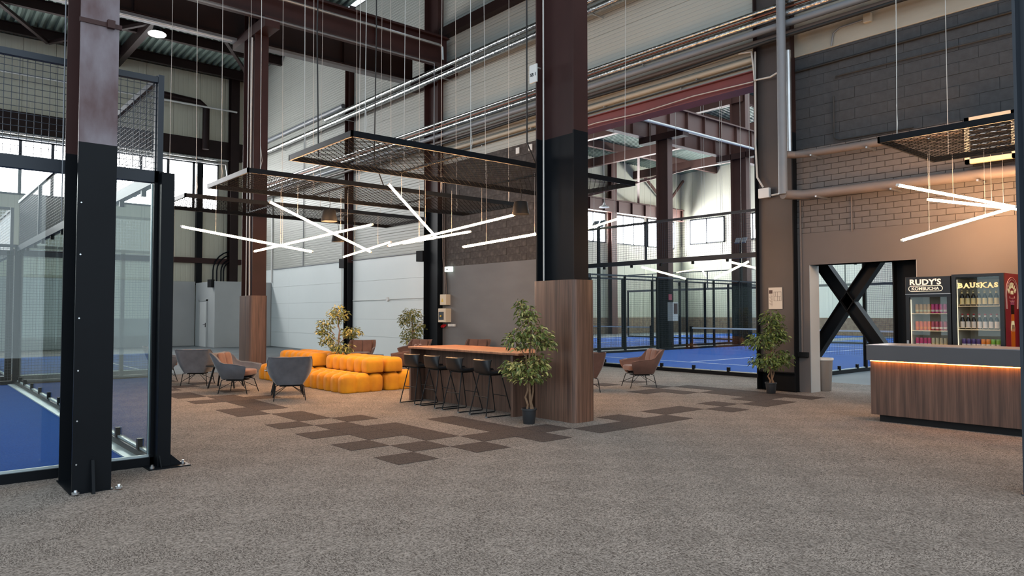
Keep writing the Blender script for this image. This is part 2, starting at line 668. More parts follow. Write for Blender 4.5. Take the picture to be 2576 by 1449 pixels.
obj('mortar_bed', seg([(WX + .013, -10, 3.09, WX + .07, 7.19, 4.75)]), 'mortar', wall)
courses(3.0, 7.18, 3.09, 4.75, .28, .108, .011, 'brick_paint', 'brick')
obj('joint_bed', seg([(WX + .012, -10, 4.75, WX + .07, 7.19, 6.6), (WX + .012, 13.4, 3.03, WX + .07, 19.3, 6.35)]), 'block_joint', wall)
courses(2.8, 7.18, 4.75, 6.6, .58, .2, .005, 'block_dark', 'block', jitter=.006)
courses(13.42, 19.28, 3.03, 6.35, .58, .2, .005, 'block_brown', 'block', jitter=.006)

# ---- red lintel over the wide opening
lt = struct('trim_1', seg([(WX - .12, 8.0, 6.23, WX + .3, 13.5, 6.25), (WX - .12, 8.0, 6.53, WX + .3, 13.5, 6.55), (WX - .04, 8.0, 6.25, WX + .2, 13.5, 6.53)]), 'red_beam', 'dark red steel lintel across the wide opening to the courts', 'beam')
wpart('cable', MB().tube([(WX - .14, 13.5, 6.3), (WX - .14, 12.4, 6.33), (WX - .14, 11, 6.28), (WX - .14, 9.5, 6.34), (WX - .14, 8.0, 6.3)], .012, 6), 'cable_white', lt)
obj_girt = struct('trim_2', seg([(WX - .25, 8.2, 10.45, WX, 19.2, 10.75)]), 'brown_dark', 'dark steel rail along the upper pale panel wall', 'beam')

# ---- far end wall (y = FY): windows, brown beam, panels
fw_ = struct('wall_back', seg([(-30, FY + .1, 0, WX + .2, FY + .35, 13.6)]), 'seam', 'far end wall of cream upright panels above a window band', 'wall')
for k in range(int((WX + 18) / 1.2)):
    x1 = WX - k * 1.2
    x0 = x1 - 1.2
    obj('panel', seg([(x0 + .006, FY, 0, x1 - .006, FY + .11, 6.5)]), 'panel_vertical', fw_)
    obj('panel', seg([(x0 + .006, FY, 9.0, x1 - .006, FY + .11, 13.2)]), 'panel_vertical', fw_)
obj('panel', seg([(12.0, FY, 6.5, WX, FY + .11, 9.0)]), 'panel_vertical', fw_)
obj('beam', seg([(-30, FY - .35, 9.1, WX - .4, FY, 9.95)]), 'brown_dark', fw_)
obj('rail', seg([(-30, FY - .3, 3.95, WX - .4, FY, 4.2)]), 'brown_paint', fw_)
obj('skirting_band', seg([(-30, FY - .03, 0, 8.5, FY, 1.3)]), 'mortar', fw_)
obj('post', seg([(10.95, FY - .25, 2.9, 11.22, FY, 9.0)]), 'black_paint', fw_)
nwin = 0
x = 12.0
while x > -16:
    nwin += 1
    w_ = struct('window_%d' % nwin, seg([(x - 1.16, FY - .06, 6.5, x - 1.1, FY + .1, 8.85), (x - .06, FY - .06, 6.5, x, FY + .1, 8.85), (x - 1.16, FY - .06, 6.5, x, FY + .1, 6.58), (x - 1.16, FY - .06, 8.78, x, FY + .1, 8.85)]), 'graphite_paint', 'bright upright window number %s from the corner in the far end wall' % ['one', 'two', 'three', 'four', 'five', 'six', 'seven', 'eight', 'nine', 'ten', 'eleven', 'twelve', 'thirteen', 'fourteen', 'fifteen', 'sixteen', 'seventeen', 'eighteen', 'nineteen', 'twenty', 'twenty one', 'twenty two', 'twenty three', 'twenty four', 'twenty five', 'twenty six'][nwin - 1], 'window')
    wpart('pane', seg([(x - 1.1, FY + .03, 6.58, x - .06, FY + .05, 8.78)]), 'daylight_window', w_)
    x -= 1.16

# low white room before the far wall with a door
wr = struct('wall_front', seg([(10.9, 33.3, 0, WX - .02, FY - .4, 2.98), (-2, FY - .32, 0, 10.9, FY - .06, 3.05)]), 'plaster_light', 'low pale grey box room before the far end wall', 'wall', bevel=.01)
d1 = struct('door_1', seg([(10.86, 34.3, 0, 10.9, 35.25, 2.1)]), 'white_plastic', 'white flush door in the side of the low grey room', 'door', bevel=.01)
wpart('frame', seg([(10.84, 34.22, 0, 10.9, 34.3, 2.18), (10.84, 35.25, 0, 10.9, 35.33, 2.18), (10.84, 34.22, 2.1, 10.9, 35.33, 2.18)]), 'plaster_light', d1)
wpart('handle', MB().tube([(10.86, 34.4, 1.02), (10.8, 34.4, 1.02), (10.8, 34.55, 1.02)], .014, 6).box(10.845, 34.37, .9, 10.86, 34.43, 1.1), 'black_paint', d1)

# ---- roof: corrugated deck, gently falling to the far wall, on steel purlins
def deck(x0, x1, y0, y1, z_at, pitch=.28, hgt=.12):
    b = MB()
    prof = []
    x = x0
    while x < x1:
        prof += [(x, 0), (x + pitch * .36, 0), (x + pitch * .5, hgt), (x + pitch * .86, hgt)]
        x += pitch
    b.grid([[(px, y0, z_at(y0) + pz) for px, pz in prof], [(px, y1, z_at(y1) + pz) for px, pz in prof]])
    return b

zr = lambda y: 13.25 + (FY - y) * .06
roof = struct('ceiling', deck(-24, WX + .3, 9.0, FY + .3, zr), 'roof_deck', 'grey green corrugated steel roof deck over the lounge hall', 'ceiling')
obj('roof_slab', seg([(-24, 9.0, zr(9) + .3, WX + .4, FY + .3, zr(9) + .4)]), 'seam', roof)
obj('shade_deck', deck(7.7, WX + .3, -7, 9.0, lambda y: zr(9)), 'roof_deck', roof)  # unseen deck over the counter, added to shade the right wall from the sky
for k, y in enumerate((35.2, 32.4, 29.6, 26.8, 24.0, 21.2, 16, 11)):
    z = zr(y)
    obj('purlin', seg([(-24, y - .1, z - .03, WX, y + .1, z), (-24, y - .1, z - .42, WX, y + .1, z - .39), (-24, y - .015, z - .39, WX, y + .015, z - .03)]), 'brown_dark', roof)
br = MB()
for xa, xb in ((-4, 4.6), (4.6, WX - .3)):
    br.bar((xa, 22, zr(22) - .6), (xb, 35, zr(35) - .6), .14, .12)
    br.bar((xb, 22, zr(22) - .6), (xa, 35, zr(35) - .6), .14, .12)
obj('brace', br, 'brown_dark', roof)
rb = MB()
for xa in (-4.6, 1.4, 7.45):
    rb.box(xa - .12, 21, zr(28) - 1.0, xa + .12, FY, zr(28) - .5)
obj('rafter', rb, 'brown_dark', roof)

# ---- steel columns: H sections, flanges square to y
def hcol(x, y, z1, paint_z, label, low='black_paint', high='brown_paint', fw=.3, dp=.65, front=None, base=True, fl=.024):
    t = thing('steel_column', label, 'column', (x, y, 0), kind='structure')
    def sect(z0, z1_):
        f1 = MB().box(x - fw / 2, y - dp / 2, z0, x + fw / 2, y - dp / 2 + fl, z1_)
        f2 = MB().box(x - fw / 2, y + dp / 2 - fl, z0, x + fw / 2, y + dp / 2, z1_)
        w = MB().box(x - .01, y - dp / 2 + fl, z0, x + .01, y + dp / 2 - fl, z1_)
        return f1, f2, w
    for (a, b, mm) in ((0, paint_z, low), (paint_z, z1, high)):
        if b - a < .01:
            continue
        f1, f2, w = sect(a, b)
        wpart('flange', f1, front if (front and mm == high) else mm, t)
        wpart('flange', f2, mm, t)
        wpart('web', w, mm, t)
    if base:
        wpart('base_plate', seg([(x - fw / 2 - .015, y - dp / 2 - .015, 0, x + fw / 2 + .015, y + dp / 2 + .015, .008)]), low, t)
        wpart('stiffener', MB().prism_x([(y - dp / 2 - .1, 0), (y - dp / 2, 0), (y - dp / 2, .28), (y - dp / 2 - .03, .28)], x - .012, x + .012), low, t)
    return t

col1 = hcol(1.33, 7.485, 13.6, 3.03, 'scuffed steel column, brown above and black below, before the glass court', front='primer_worn')
wpart('clamp_band', seg([(1.33 - .16, 7.15, 4.08, 1.33 + .17, 7.17, 4.12), (1.33 + .05, 7.12, 4.07, 1.33 + .11, 7.16, 4.14)]), 'brown_paint', col1)
wpart('conduit', MB().tube([(1.165, 7.83, 2.4), (1.165, 7.83, 9)], .006, 6), 'pipe_grey', col1)
for bz in (.25, .62, 1.05, 1.5, 2.05, 2.5):
    wpart('bolt', MB().tube([(1.21, 7.16, bz), (1.21, 7.152, bz)], .007, 8), 'steel', col1)
for (bx, by) in ((1.2, 7.1), (1.53, 7.1)):
    wpart('anchor_nut', MB().lathe([(.03, 0), (.03, .016), (.015, .02), (.012, .035)], bx, by, 10, .012), 'steel', col1)
colm = hcol(7.455, 7.62, 13.6, 4.16, 'tall steel column rising from the walnut box beside the bar table', fw=.29, dp=.8, base=False)
wpart('conduit', MB().tube([(7.30, 7.84, 2.0), (7.30, 7.84, 12)], .012, 6), 'cable_white', colm)
col2 = hcol(7.45, 19.62, 13.6, 2.05, 'brown steel column behind the orange sofas with a wood box foot', low='brown_paint', fw=.38, dp=.8, base=False)
wpart('conduit', MB().tube([(7.22, 19.3, 2.0), (7.2, 19.3, 4), (7.22, 19.3, 9)], .02, 6), 'cable_white', col2)
wpart('conduit', MB().tube([(7.2, 19.5, 2.0), (7.2, 19.5, 10)], .015, 6), 'cable_white', col2)
colr = hcol(7.45, 1.575, 13.6, 0.5, 'slate grey steel column at the photo edge before the counter', low='graphite_paint', high='graphite_paint', fw=.3, dp=.65)
hcol(13.46, 19.7, 13.6, 4.9, 'wide wall column between pale panels and dark block wall', fw=.34, dp=.8)
hcol(13.46, 25.57, 13.6, 3.5, 'slim wall column between two pale panel bays', fw=.3, dp=.34)
cold = hcol(13.53, 7.59, 13.6, 5.1, 'dark wall column with a floor plan poster behind the potted tree', high='brown_dark', fw=.36, dp=.83)
wpart('shelf_plate', seg([(13.36, 7.2, .36, 13.53, 7.98, .375)]), 'black_paint', cold)
wpart('web_cover', seg([(13.46, 7.2, .375, 13.5, 7.98, 9)]), mat('web_brown', '#403937', .5, var=.12, vscale=1), cold)
hcol(-4.75, 19.62, 13.6, 3.0, 'distant steel column seen through the glass court at the edge')
hcol(-4.75, 31.6, 13.6, 3.0, 'far steel column by the end wall seen through the court')
hcol(12.6, 36.0, 13.6, 3.0, 'dark corner column of the far end wall', low='brown_dark', high='brown_dark', fw=.4, dp=.4, base=False)

# column cladding boxes
def cladding(x0, y0, x1, y1, h, label):
    t = thing('column_cladding', label, 'cladding', ((x0 + x1) / 2, (y0 + y1) / 2, 0))
    r = .07
    poly = []
    for cx, cy, a0 in ((x1 - r, y1 - r, 0), (x0 + r, y1 - r, 90), (x0 + r, y0 + r, 180), (x1 - r, y0 + r, 270)):
        for k in range(5):
            a = math.radians(a0 + k * 22.5)
            poly.append((cx + r * math.cos(a), cy + r * math.sin(a)))
    wpart('wood_shell', MB().prism(poly, 0, h), 'walnut_panel', t, smooth=True, angle=30)
    return t

cladding(7.255, 7.175, 7.69, 8.035, 2.016, 'rounded walnut box around the column beside the bar table')
cladding(7.2, 19.2, 7.68, 20.02, 2.016, 'walnut box around the column behind the orange sofas')

# ---- twin crane girders along the column row
def girder(y, z0, z1, x0, x1, label, m, step=1.25):
    t = thing('crane_girder', label, 'girder', (x0, y, z0), kind='structure')
    wpart('web', seg([(x0, y - .012, z0, x1, y + .012, z1)]), m, t)
    wpart('flange', seg([(x0, y - .17, z0 - .03, x1, y + .17, z0)]), m, t)
    wpart('flange', seg([(x0, y - .17, z1, x1, y + .17, z1 + .03)]), m, t)
    x = x0 + .6
    while x < x1 - .2:
        wpart('stiffener', seg([(x - .01, y - .15, z0, x + .01, y + .15, z1)]), m, t)
        x += step
    wpart('crane_rail', seg([(x0, y - .05, z1 + .03, x1, y + .05, z1 + .12)]), m, t)
    return t

girder(18.7, 9.4, 10.2, -20, WX - .3, 'brown crane girder crossing the lounge above the sofas', 'brown_paint', 6)
girder(20.7, 9.4, 10.6, -20, WX - .3, 'second brown crane girder crossing behind the first one', 'brown_dark', 6)
girder(18.7, 9.4, 10.15, WX + .4, RX - .5, 'brown ribbed crane girder above the courts past the opening', 'girder_brown')
girder(20.7, 9.4, 10.15, WX + .4, RX - .5, 'rear ribbed crane girder above the courts past the opening', 'girder_brown')
gb = MB()
for gx in (1.33, 7.45, 13.46, 25.5, 31.5, 37.5):
    gb2 = MB().box(gx - .2, 18.5, 9.1, gx + .2, 20.9, 9.38)
    b_ = tag(obj('girder_bracket', gb2, 'brown_paint'), {1.33: 'steel bracket joining crane girders above the glass court', 7.45: 'steel bracket joining crane girders over the sofa column', 13.46: 'steel bracket joining crane girders at the side wall', 25.5: 'steel bracket on the first court hall column', 31.5: 'steel bracket on the second court hall column', 37.5: 'steel bracket on the third court hall column'}[gx], 'bracket', kind='structure')
gp = thing('conduit_pipe', 'thin silver pipe running along the lounge crane girder', 'pipe', (-10, 18.45, 9.9))
wpart('run', MB().tube([(-10, 18.45, 9.9), (12.78, 18.45, 9.9), (12.86, 18.45, 9.85), (12.88, 18.45, 9.45)], .045, 8), 'steel', gp)
wpart('run', MB().tube([(-10, 18.5, 9.3), (12.6, 18.5, 9.3), (12.6, 18.5, 6.4)], .022, 6), 'pipe_grey', gp)
ct = thing('cable_tray', 'grey cable tray under the rear lounge crane girder', 'tray', (-10, 20.7, 9.3))
wpart('tray', seg([(-12, 20.55, 9.28, WX - .7, 20.85, 9.36)]), 'pipe_grey', ct)
wpart('light_strip', seg([(-12, 20.5, 9.22, 7.1, 20.54, 9.25)]), 'white_plastic', ct)

# ================================================================= PIPES ON THE SIDE WALL
def pipe(name, label, pts, r, m, cat='pipe', clips=0, n=10):
    t = thing(name, label, cat, pts[0])
    wpart('pipe_run', MB().tube(pts, r, n), m, t, smooth=True)
    if clips:
        (x0, y0, z0), (x1, y1, z1) = pts[0], pts[-1]
        for k in range(clips):
            f = (k + .5) / clips
            x, y, z = x0 + (x1 - x0) * f, y0 + (y1 - y0) * f, z0 + (z1 - z0) * f
            wpart('clip', seg([(x - r * .5, y - .015, z - r - .03, WX - .026, y + .015, z - r)]), 'steel', t)
    return t

px = WX - .38
pipe('insulated_pipe', 'upper foil wrapped pipe high on the pale side wall', [(px, 27, 9.37), (px, 8.3, 9.37), (px, -4, 9.37)], .085, 'foil', clips=6)
pipe('insulated_pipe', 'foil wrapped pipe just below the highest one on side wall', [(px, 35, 9.1), (px, 20, 9.1), (px, 8.3, 9.12), (px, -4, 9.12)], .10, 'foil', clips=6)
pipe('insulated_pipe', 'topmost silver pipe of the lower bundle over the opening', [(px, 35, 7.62), (px, 14, 7.6), (px, 3, 7.58), (px, -4, 7.58)], .05, 'foil', clips=6)
pipe('copper_pipe', 'thin reddish pipe within the lower bundle over the opening', [(px - .02, 35, 7.50), (px - .02, -4, 7.48)], .022, 'copper')
pipe('insulated_pipe', 'crinkled foil pipe in the middle of the lower bundle', [(px - .06, 35, 7.38), (px - .06, 12, 7.36), (px - .06, -4, 7.34)], .075, 'foil', clips=4)
pipe('drain_pipe', 'smooth grey pipe under the crinkled foil pipes', [(px - .04, 35, 7.18), (px - .04, -4, 7.16)], .07, 'pipe_grey')
pipe('conduit_pipe', 'brown pipe below the smooth grey pipe of the bundle', [(px + .06, 35, 7.02), (px + .06, -4, 7.0)], .055, 'pipe_brown')
pipe('conduit_pipe', 'black cable bundle sagging under the brown pipe', [(px - .1, 24, 6.9), (px - .1, 19, 6.86), (px - .1, 14, 6.9), (px - .1, 10, 6.84), (px - .1, 7.5, 6.9), (px - .1, 3, 6.9)], .035, 'cable_black')
pipe('gas_pipe', 'cream painted pipe on the panels above the red lintel', [(WX - .09, 19, 6.76), (WX - .09, 8.05, 6.78)], .06, 'pipe_cream', clips=4)
pipe('conduit_pipe', 'thin black conduit just above the red lintel', [(WX - .06, 19, 6.64), (WX - .06, 8.05, 6.66)], .018, 'cable_black', clips=3)
pipe('conduit_pipe', 'long grey tube slanting across the wall behind the girders', [(13.38, 34.5, 9.75), (13.38, 26, 9.75)], .1, 'pipe_grey')
pipe('drain_pipe', 'wide upright silver pipe beside the dark block wall', [(WX - .56, 7.155, 13), (WX - .56, 7.155, 3.82)], .085, 'pipe_grey')
pipe('drain_pipe', 'slimmer upright silver pipe next to the wide one', [(WX - .23, 7.2, 6.7), (WX - .23, 7.2, 4.7)], .06, 'steel')
pipe('heating_pipe', 'taupe painted pipe along the foot of the dark blocks', [(WX - .46, 7.15, 4.6), (WX - .3, 7.05, 4.6), (WX - .24, 6.8, 4.59), (WX - .24, 5.5, 4.57), (WX - .24, 4.16, 4.55)], .07, 'pipe_taupe', clips=3)
pipe('heating_pipe', 'thick taupe pipe crossing the brick band above the door', [(WX - .56, 7.155, 3.82), (WX - .4, 7.1, 3.82), (WX - .24, 6.9, 3.81), (WX - .2, 5, 3.79), (WX - .2, 2, 3.74)], .095, 'pipe_taupe', clips=4)
pipe('conduit_pipe', 'thin dark conduit along the top of the dark block wall', [(WX - .034, 7.15, 6.3), (WX - .034, 5, 6.33), (WX - .034, 2, 6.36)], .022, 'cable_black')
pipe('conduit_pipe', 'thin dark conduit lower on the block wall with upright end', [(WX - .034, 2.5, 6.0), (WX - .034, 6.35, 6.02), (WX - .034, 6.35, 5.98)], .015, 'block_joint')
pipe('conduit_pipe', 'short upright dark conduit on the block wall', [(WX - .034, 6.4, 5.65), (WX - .034, 6.4, 4.85), (WX - .034, 6.3, 4.8), (WX - .034, 5.0, 4.78)], .015, 'block_joint')
pipe('conduit_pipe', 'bent grey conduit on the concrete band ending at a box', [(WX - .04, 6.42, 6.62), (WX - .04, 6.38, 6.85), (WX - .04, 6.25, 6.92), (WX - .04, 5.8, 6.93)], .016, 'pipe_grey')
tag(obj('junction_box', seg([(WX - .1, 5.66, 6.85, WX - .02, 5.8, 7.02)]), 'pipe_cream', bevel=.01), 'small cream junction box on the concrete band', 'junction box')
pipe('conduit_pipe', 'upright taupe conduit on the pier left of the doorway', [(WX - .024, 7.1, 3.75), (WX - .024, 7.1, .78)], .02, 'plaster_taupe')
tag(obj('junction_box', seg([(WX - .06, 6.97, .68, WX, 7.18, .78)]), 'black_matt', bevel=.008), 'flat black socket box low on the pier beside doorway', 'junction box')
pipe('conduit_pipe', 'short upright conduit on the brick band above the doorway', [(WX - .022, 6.1, 3.7), (WX - .022, 6.1, 3.05)], .012, 'pipe_taupe')
jb = tag(obj('junction_box', seg([(13.3, 7.66, 3.86, 13.38, 7.9, 4.06)]), 'white_plastic', bevel=.01), 'white junction box high on the dark wall column', 'junction box')
pipe('cable', 'white cable hanging down to the white junction box', [(13.34, 7.95, 6.9), (13.33, 7.96, 5), (13.33, 7.93, 4.3), (13.33, 7.8, 4.08)], .02, 'cable_white', 'cable')
pipe('cable', 'white cable looping over from the lintel to the pipe bundle', [(13.3, 8.3, 6.95), (13.28, 8.0, 6.9), (13.3, 7.97, 6.6), (13.3, 7.95, 6.3), (13.3, 7.6, 6.28), (13.3, 7.2, 6.4)], .02, 'cable_white', 'cable')
pipe('cable', 'white cable running out from box along the dark column', [(13.34, 7.62, 3.9), (13.34, 7.2, 3.92)], .02, 'cable_white', 'cable')

# vent box on the bricks
v = thing('vent_unit', 'wood framed ventilation unit on the wall above the fridges', 'vent', (13.2, 3.77, 3.97))
wpart('housing', seg([(13.22, 3.42, 3.97, WX, 4.1, 4.68)]), 'mortar', v)
wpart('frame', seg([(13.16, 3.4, 3.95, 13.24, 3.47, 4.7), (13.16, 4.05, 3.95, 13.24, 4.12, 4.7), (13.16, 3.4, 3.95, 13.24, 4.12, 4.02), (13.16, 3.4, 4.63, 13.24, 4.12, 4.7)]), 'cream_plastic', v)
for k in range(7):
    wpart('slat', seg([(13.18, 3.47, 4.08 + k * .08, 13.235, 4.05, 4.095 + k * .08)]), 'can_metal', v)

# poster
po = tag(obj('poster', seg([(13.44, 7.482, 1.622, 13.455, 7.778, 2.05)]), 'paper'), 'pale floor plan poster on the dark column by potted tree', 'poster')
obj('photo', seg([(13.437, 7.69, 1.93, 13.44, 7.765, 2.0)]), 'print_dark', po)
pm = MB()
for (a, b, c, d) in ((7.5, 1.78, 7.66, 1.786), (7.5, 1.96, 7.66, 1.966), (7.5, 1.78, 7.506, 1.966), (7.655, 1.78, 7.661, 1.966), (7.58, 1.78, 7.586, 1.966), (7.5, 1.87, 7.66, 1.876), (7.62, 1.87, 7.626, 1.966), (7.54, 1.78, 7.546, 1.87)):
    pm.box(13.437, a, b, 13.4395, c, d)
obj('plan_lines', pm, 'print_line', po, stuff=True)
pm = MB()
for k in range(11):
    pm.box(13.437, 7.69, 1.68 + k * .022, 13.4395, 7.69 + .03 + .04 * ((k * 7) % 3) / 2, 1.688 + k * .022)
obj('text_lines', pm, 'print_line', po, stuff=True)

# electric boxes by the wide wall column
e1 = tag(obj('fuse_box', seg([(13.32, 18.86, 1.8, WX, 19.2, 2.14)]), 'cream_plastic', bevel=.01), 'cream fuse box with yellow warning sign on plaster wall', 'fuse box')
obj('warning_sign', MB().prism_x([(19.0, 1.9), (19.12, 1.9), (19.06, 2.02)], 13.314, 13.32), 'yellow_sign', e1)
e2 = tag(obj('fuse_box', seg([(13.28, 18.82, 1.25, WX, 19.24, 1.69)]), 'cream_plastic', bevel=.01), 'cream switch cabinet with dark window below the fuse box', 'fuse box')
obj('window', seg([(13.27, 18.93, 1.33, 13.28, 19.2, 1.58)]), 'graphite_paint', e2)
obj('switch', MB().tube([(13.27, 19.06, 1.45), (13.24, 19.06, 1.45)], .03, 8), 'yellow_sign', e2)
e3 = thing('socket_row', 'red industrial sockets under the switch cabinet', 'socket', (13.44, 19.15, 1.1))
for k in range(2):
    wpart('socket', MB().tube([(13.48, 19.2 - k * .1, 1.16), (13.38, 19.2 - k * .1, 1.1)], .035, 10), 'red_socket', e3)
e4 = thing('socket_row', 'row of white sockets beside the red ones', 'socket', (13.44, 18.7, 1.12))
for k in range(4):
    wpart('socket', seg([(13.44, 18.59 + k * .085, 1.12, WX, 18.665 + k * .085, 1.2)]), 'white_plastic', e4)
pipe('cable', 'brown cable pair dropping to the fuse box', [(13.45, 19.25, 6), (13.45, 19.22, 3.3), (13.44, 19.1, 2.7), (13.44, 19.08, 2.14)], .02, 'pipe_taupe', 'cable')
pipe('cable', 'second brown cable bending to the fuse box', [(13.45, 19.15, 6), (13.45, 19.14, 3.2), (13.44, 19.03, 2.6), (13.44, 18.98, 2.14)], .02, 'pipe_brown', 'cable')
ex = tag(obj('exit_sign', seg([(13.36, 18.72, 2.86, WX, 19.0, 3.02)]), 'exit_green', bevel=.01), 'small lit emergency sign at the top of the plaster wall', 'sign')
obj('arrow', seg([(13.354, 18.8, 2.925, 13.36, 18.92, 2.945), (13.354, 18.85, 2.89, 13.36, 18.87, 2.98)]), 'plaster_grey', ex)
for (yy, zz) in ((14.95, 6.1), (15.5, 6.1)):
    tag(obj('wall_plate', seg([(13.47, yy, zz, WX, yy + .14, zz + .18)]), 'white_plastic', bevel=.006), 'upper white cover plate on the block wall, %s' % ('nearer the tall column' if yy < 15 else 'further from the tall column'), 'cover plate')
sg = tag(obj('wall_sign', seg([(7.18, 7.86, 4.98, 7.2, 8.02, 5.25)]), 'white_plastic'), 'small white sign reading SB 1 high beside the tall column', 'sign')
obj('sign_bracket', seg([(7.2, 7.9, 5.2, 7.31, 7.92, 5.22)]), 'steel', sg)
for nm, p_, lab in (('wall_speaker', (13.28, 25.75, 3.3), 'black wall speaker on the slim wall column'), ('wall_speaker', (13.25, 20.2, 3.25), 'black wall speaker on the wide wall column'), ('wall_speaker', (10.78, 33.5, 2.7), 'black wall speaker on the low grey room')):
    t = thing(nm, lab, 'speaker', p_)
    x_, y_, z_ = p_
    wpart('case', MB().prism([(x_ - .02, y_ - .13), (x_ + .14, y_ - .1), (x_ + .14, y_ + .1), (x_ - .1, y_ + .15)], z_, z_ + .36), 'black_matt', t, bevel=.01)
    wpart('bracket', seg([(x_ + .1, y_ - .02, z_ + .14, x_ + .22, y_ + .02, z_ + .22)]), 'black_matt', t)
# conduits on the pale bays
pipe('conduit_pipe', 'thin grey conduit level along the pale panel bays', [(WX - .03, 33, 3.58), (WX - .03, 20.2, 3.58)], .014, 'pipe_grey')
pipe('conduit_pipe', 'thin upright white conduit on the pale wall beside column', [(WX - .03, 33.2, 7.4), (WX - .03, 33.2, 3.0)], .05, 'white_plastic')
pipe('conduit_pipe', 'thin upright conduit in the middle of the far pale bay', [(WX - .03, 29.8, 9), (WX - .03, 29.8, 3.6)], .016, 'pipe_grey')
pipe('conduit_pipe', 'white conduit dropping beside the slim wall column', [(WX - .03, 26.2, 7), (WX - .03, 26.2, 1.75), (WX - .03, 26.7, 1.72)], .016, 'white_plastic')
pipe('conduit_pipe', 'white level conduit with a box low on the pale bay', [(WX - .03, 25.3, 2.02), (WX - .03, 20.2, 2.06)], .012, 'white_plastic')
tag(obj('junction_box', MB().tube([(WX, 22.7, 2.04), (WX - .06, 22.7, 2.04)], .08, 10), 'white_plastic'), 'round white junction box on the pale panel bay', 'junction box')
# pipes and cable loops at the far wall
pipe('drain_pipe', 'dark elbow pipe on the cream wall above the brown beam', [(9.0, FY - .6, 11.7), (10.9, FY - .6, 11.6), (11.2, FY - .6, 11.4), (11.2, FY - .6, 9.4)], .16, 'brown_dark')
pipe('conduit_pipe', 'silver pipe above the windows of the end wall', [(-20, FY - .5, 9.0), (12.3, FY - .5, 9.0)], .07, 'foil')
pipe('conduit_pipe', 'thin silver pipe right over the end wall windows', [(-20, FY - .45, 8.82), (12.2, FY - .45, 8.82), (12.3, FY - .45, 8.2)], .05, 'steel')
pipe('conduit_pipe', 'white conduit crossing the cream upper end wall', [(-20, FY - .8, 11.4), (12.6, FY - .8, 11.4)], .045, 'white_plastic')
cl = thing('cable_loop', 'curved black cable ladder bending at the end wall', 'cable tray', (11.6, FY - .3, 3))
for rr in (1.0, .82, .62, .5):
    wpart('rail', MB().tube([(12.7 - rr, FY - .35, 3.0)] + [(12.7 - rr * math.cos(math.radians(a)), FY - .35, 3.6 + rr * math.sin(math.radians(a))) for a in range(0, 91, 15)], .035, 6), 'black_paint', cl)
# round high bay lamp
hl = thing('high_bay_lamp', 'round white high bay lamp hanging under the roof', 'lamp', (5.76, 23, 9.8))
wpart('lamp_disc', MB().lathe([(.23, 0), (.25, .03), (.22, .06)], 5.76, 23, 20, 9.8), 'lamp_white', hl)
wpart('housing', MB().lathe([(.2, 0), (.12, .1), (.1, .2)], 5.76, 23, 16, 9.86), 'black_paint', hl)
wpart('stem', MB().tube([(5.76, 23, 10.0), (5.76, 23, 13.6)], .03, 6), 'black_paint', hl)

# ================================================================= PADEL COURTS
def wire_panel(mb, p0, du, dv, U, V, step, r):
    """Square wire mesh: straight wires along both directions."""
    p0, du, dv = Vector(p0), Vector(du), Vector(dv)
    n = int(round(U / step))
    for k in range(n + 1):
        a = p0 + du * (k * U / n)
        mb.bar(a, a + dv * V, r, r, up=du.cross(dv))
    n = int(round(V / step))
    for k in range(n + 1):
        a = p0 + dv * (k * V / n)
        mb.bar(a, a + du * U, r, r, up=du.cross(dv))

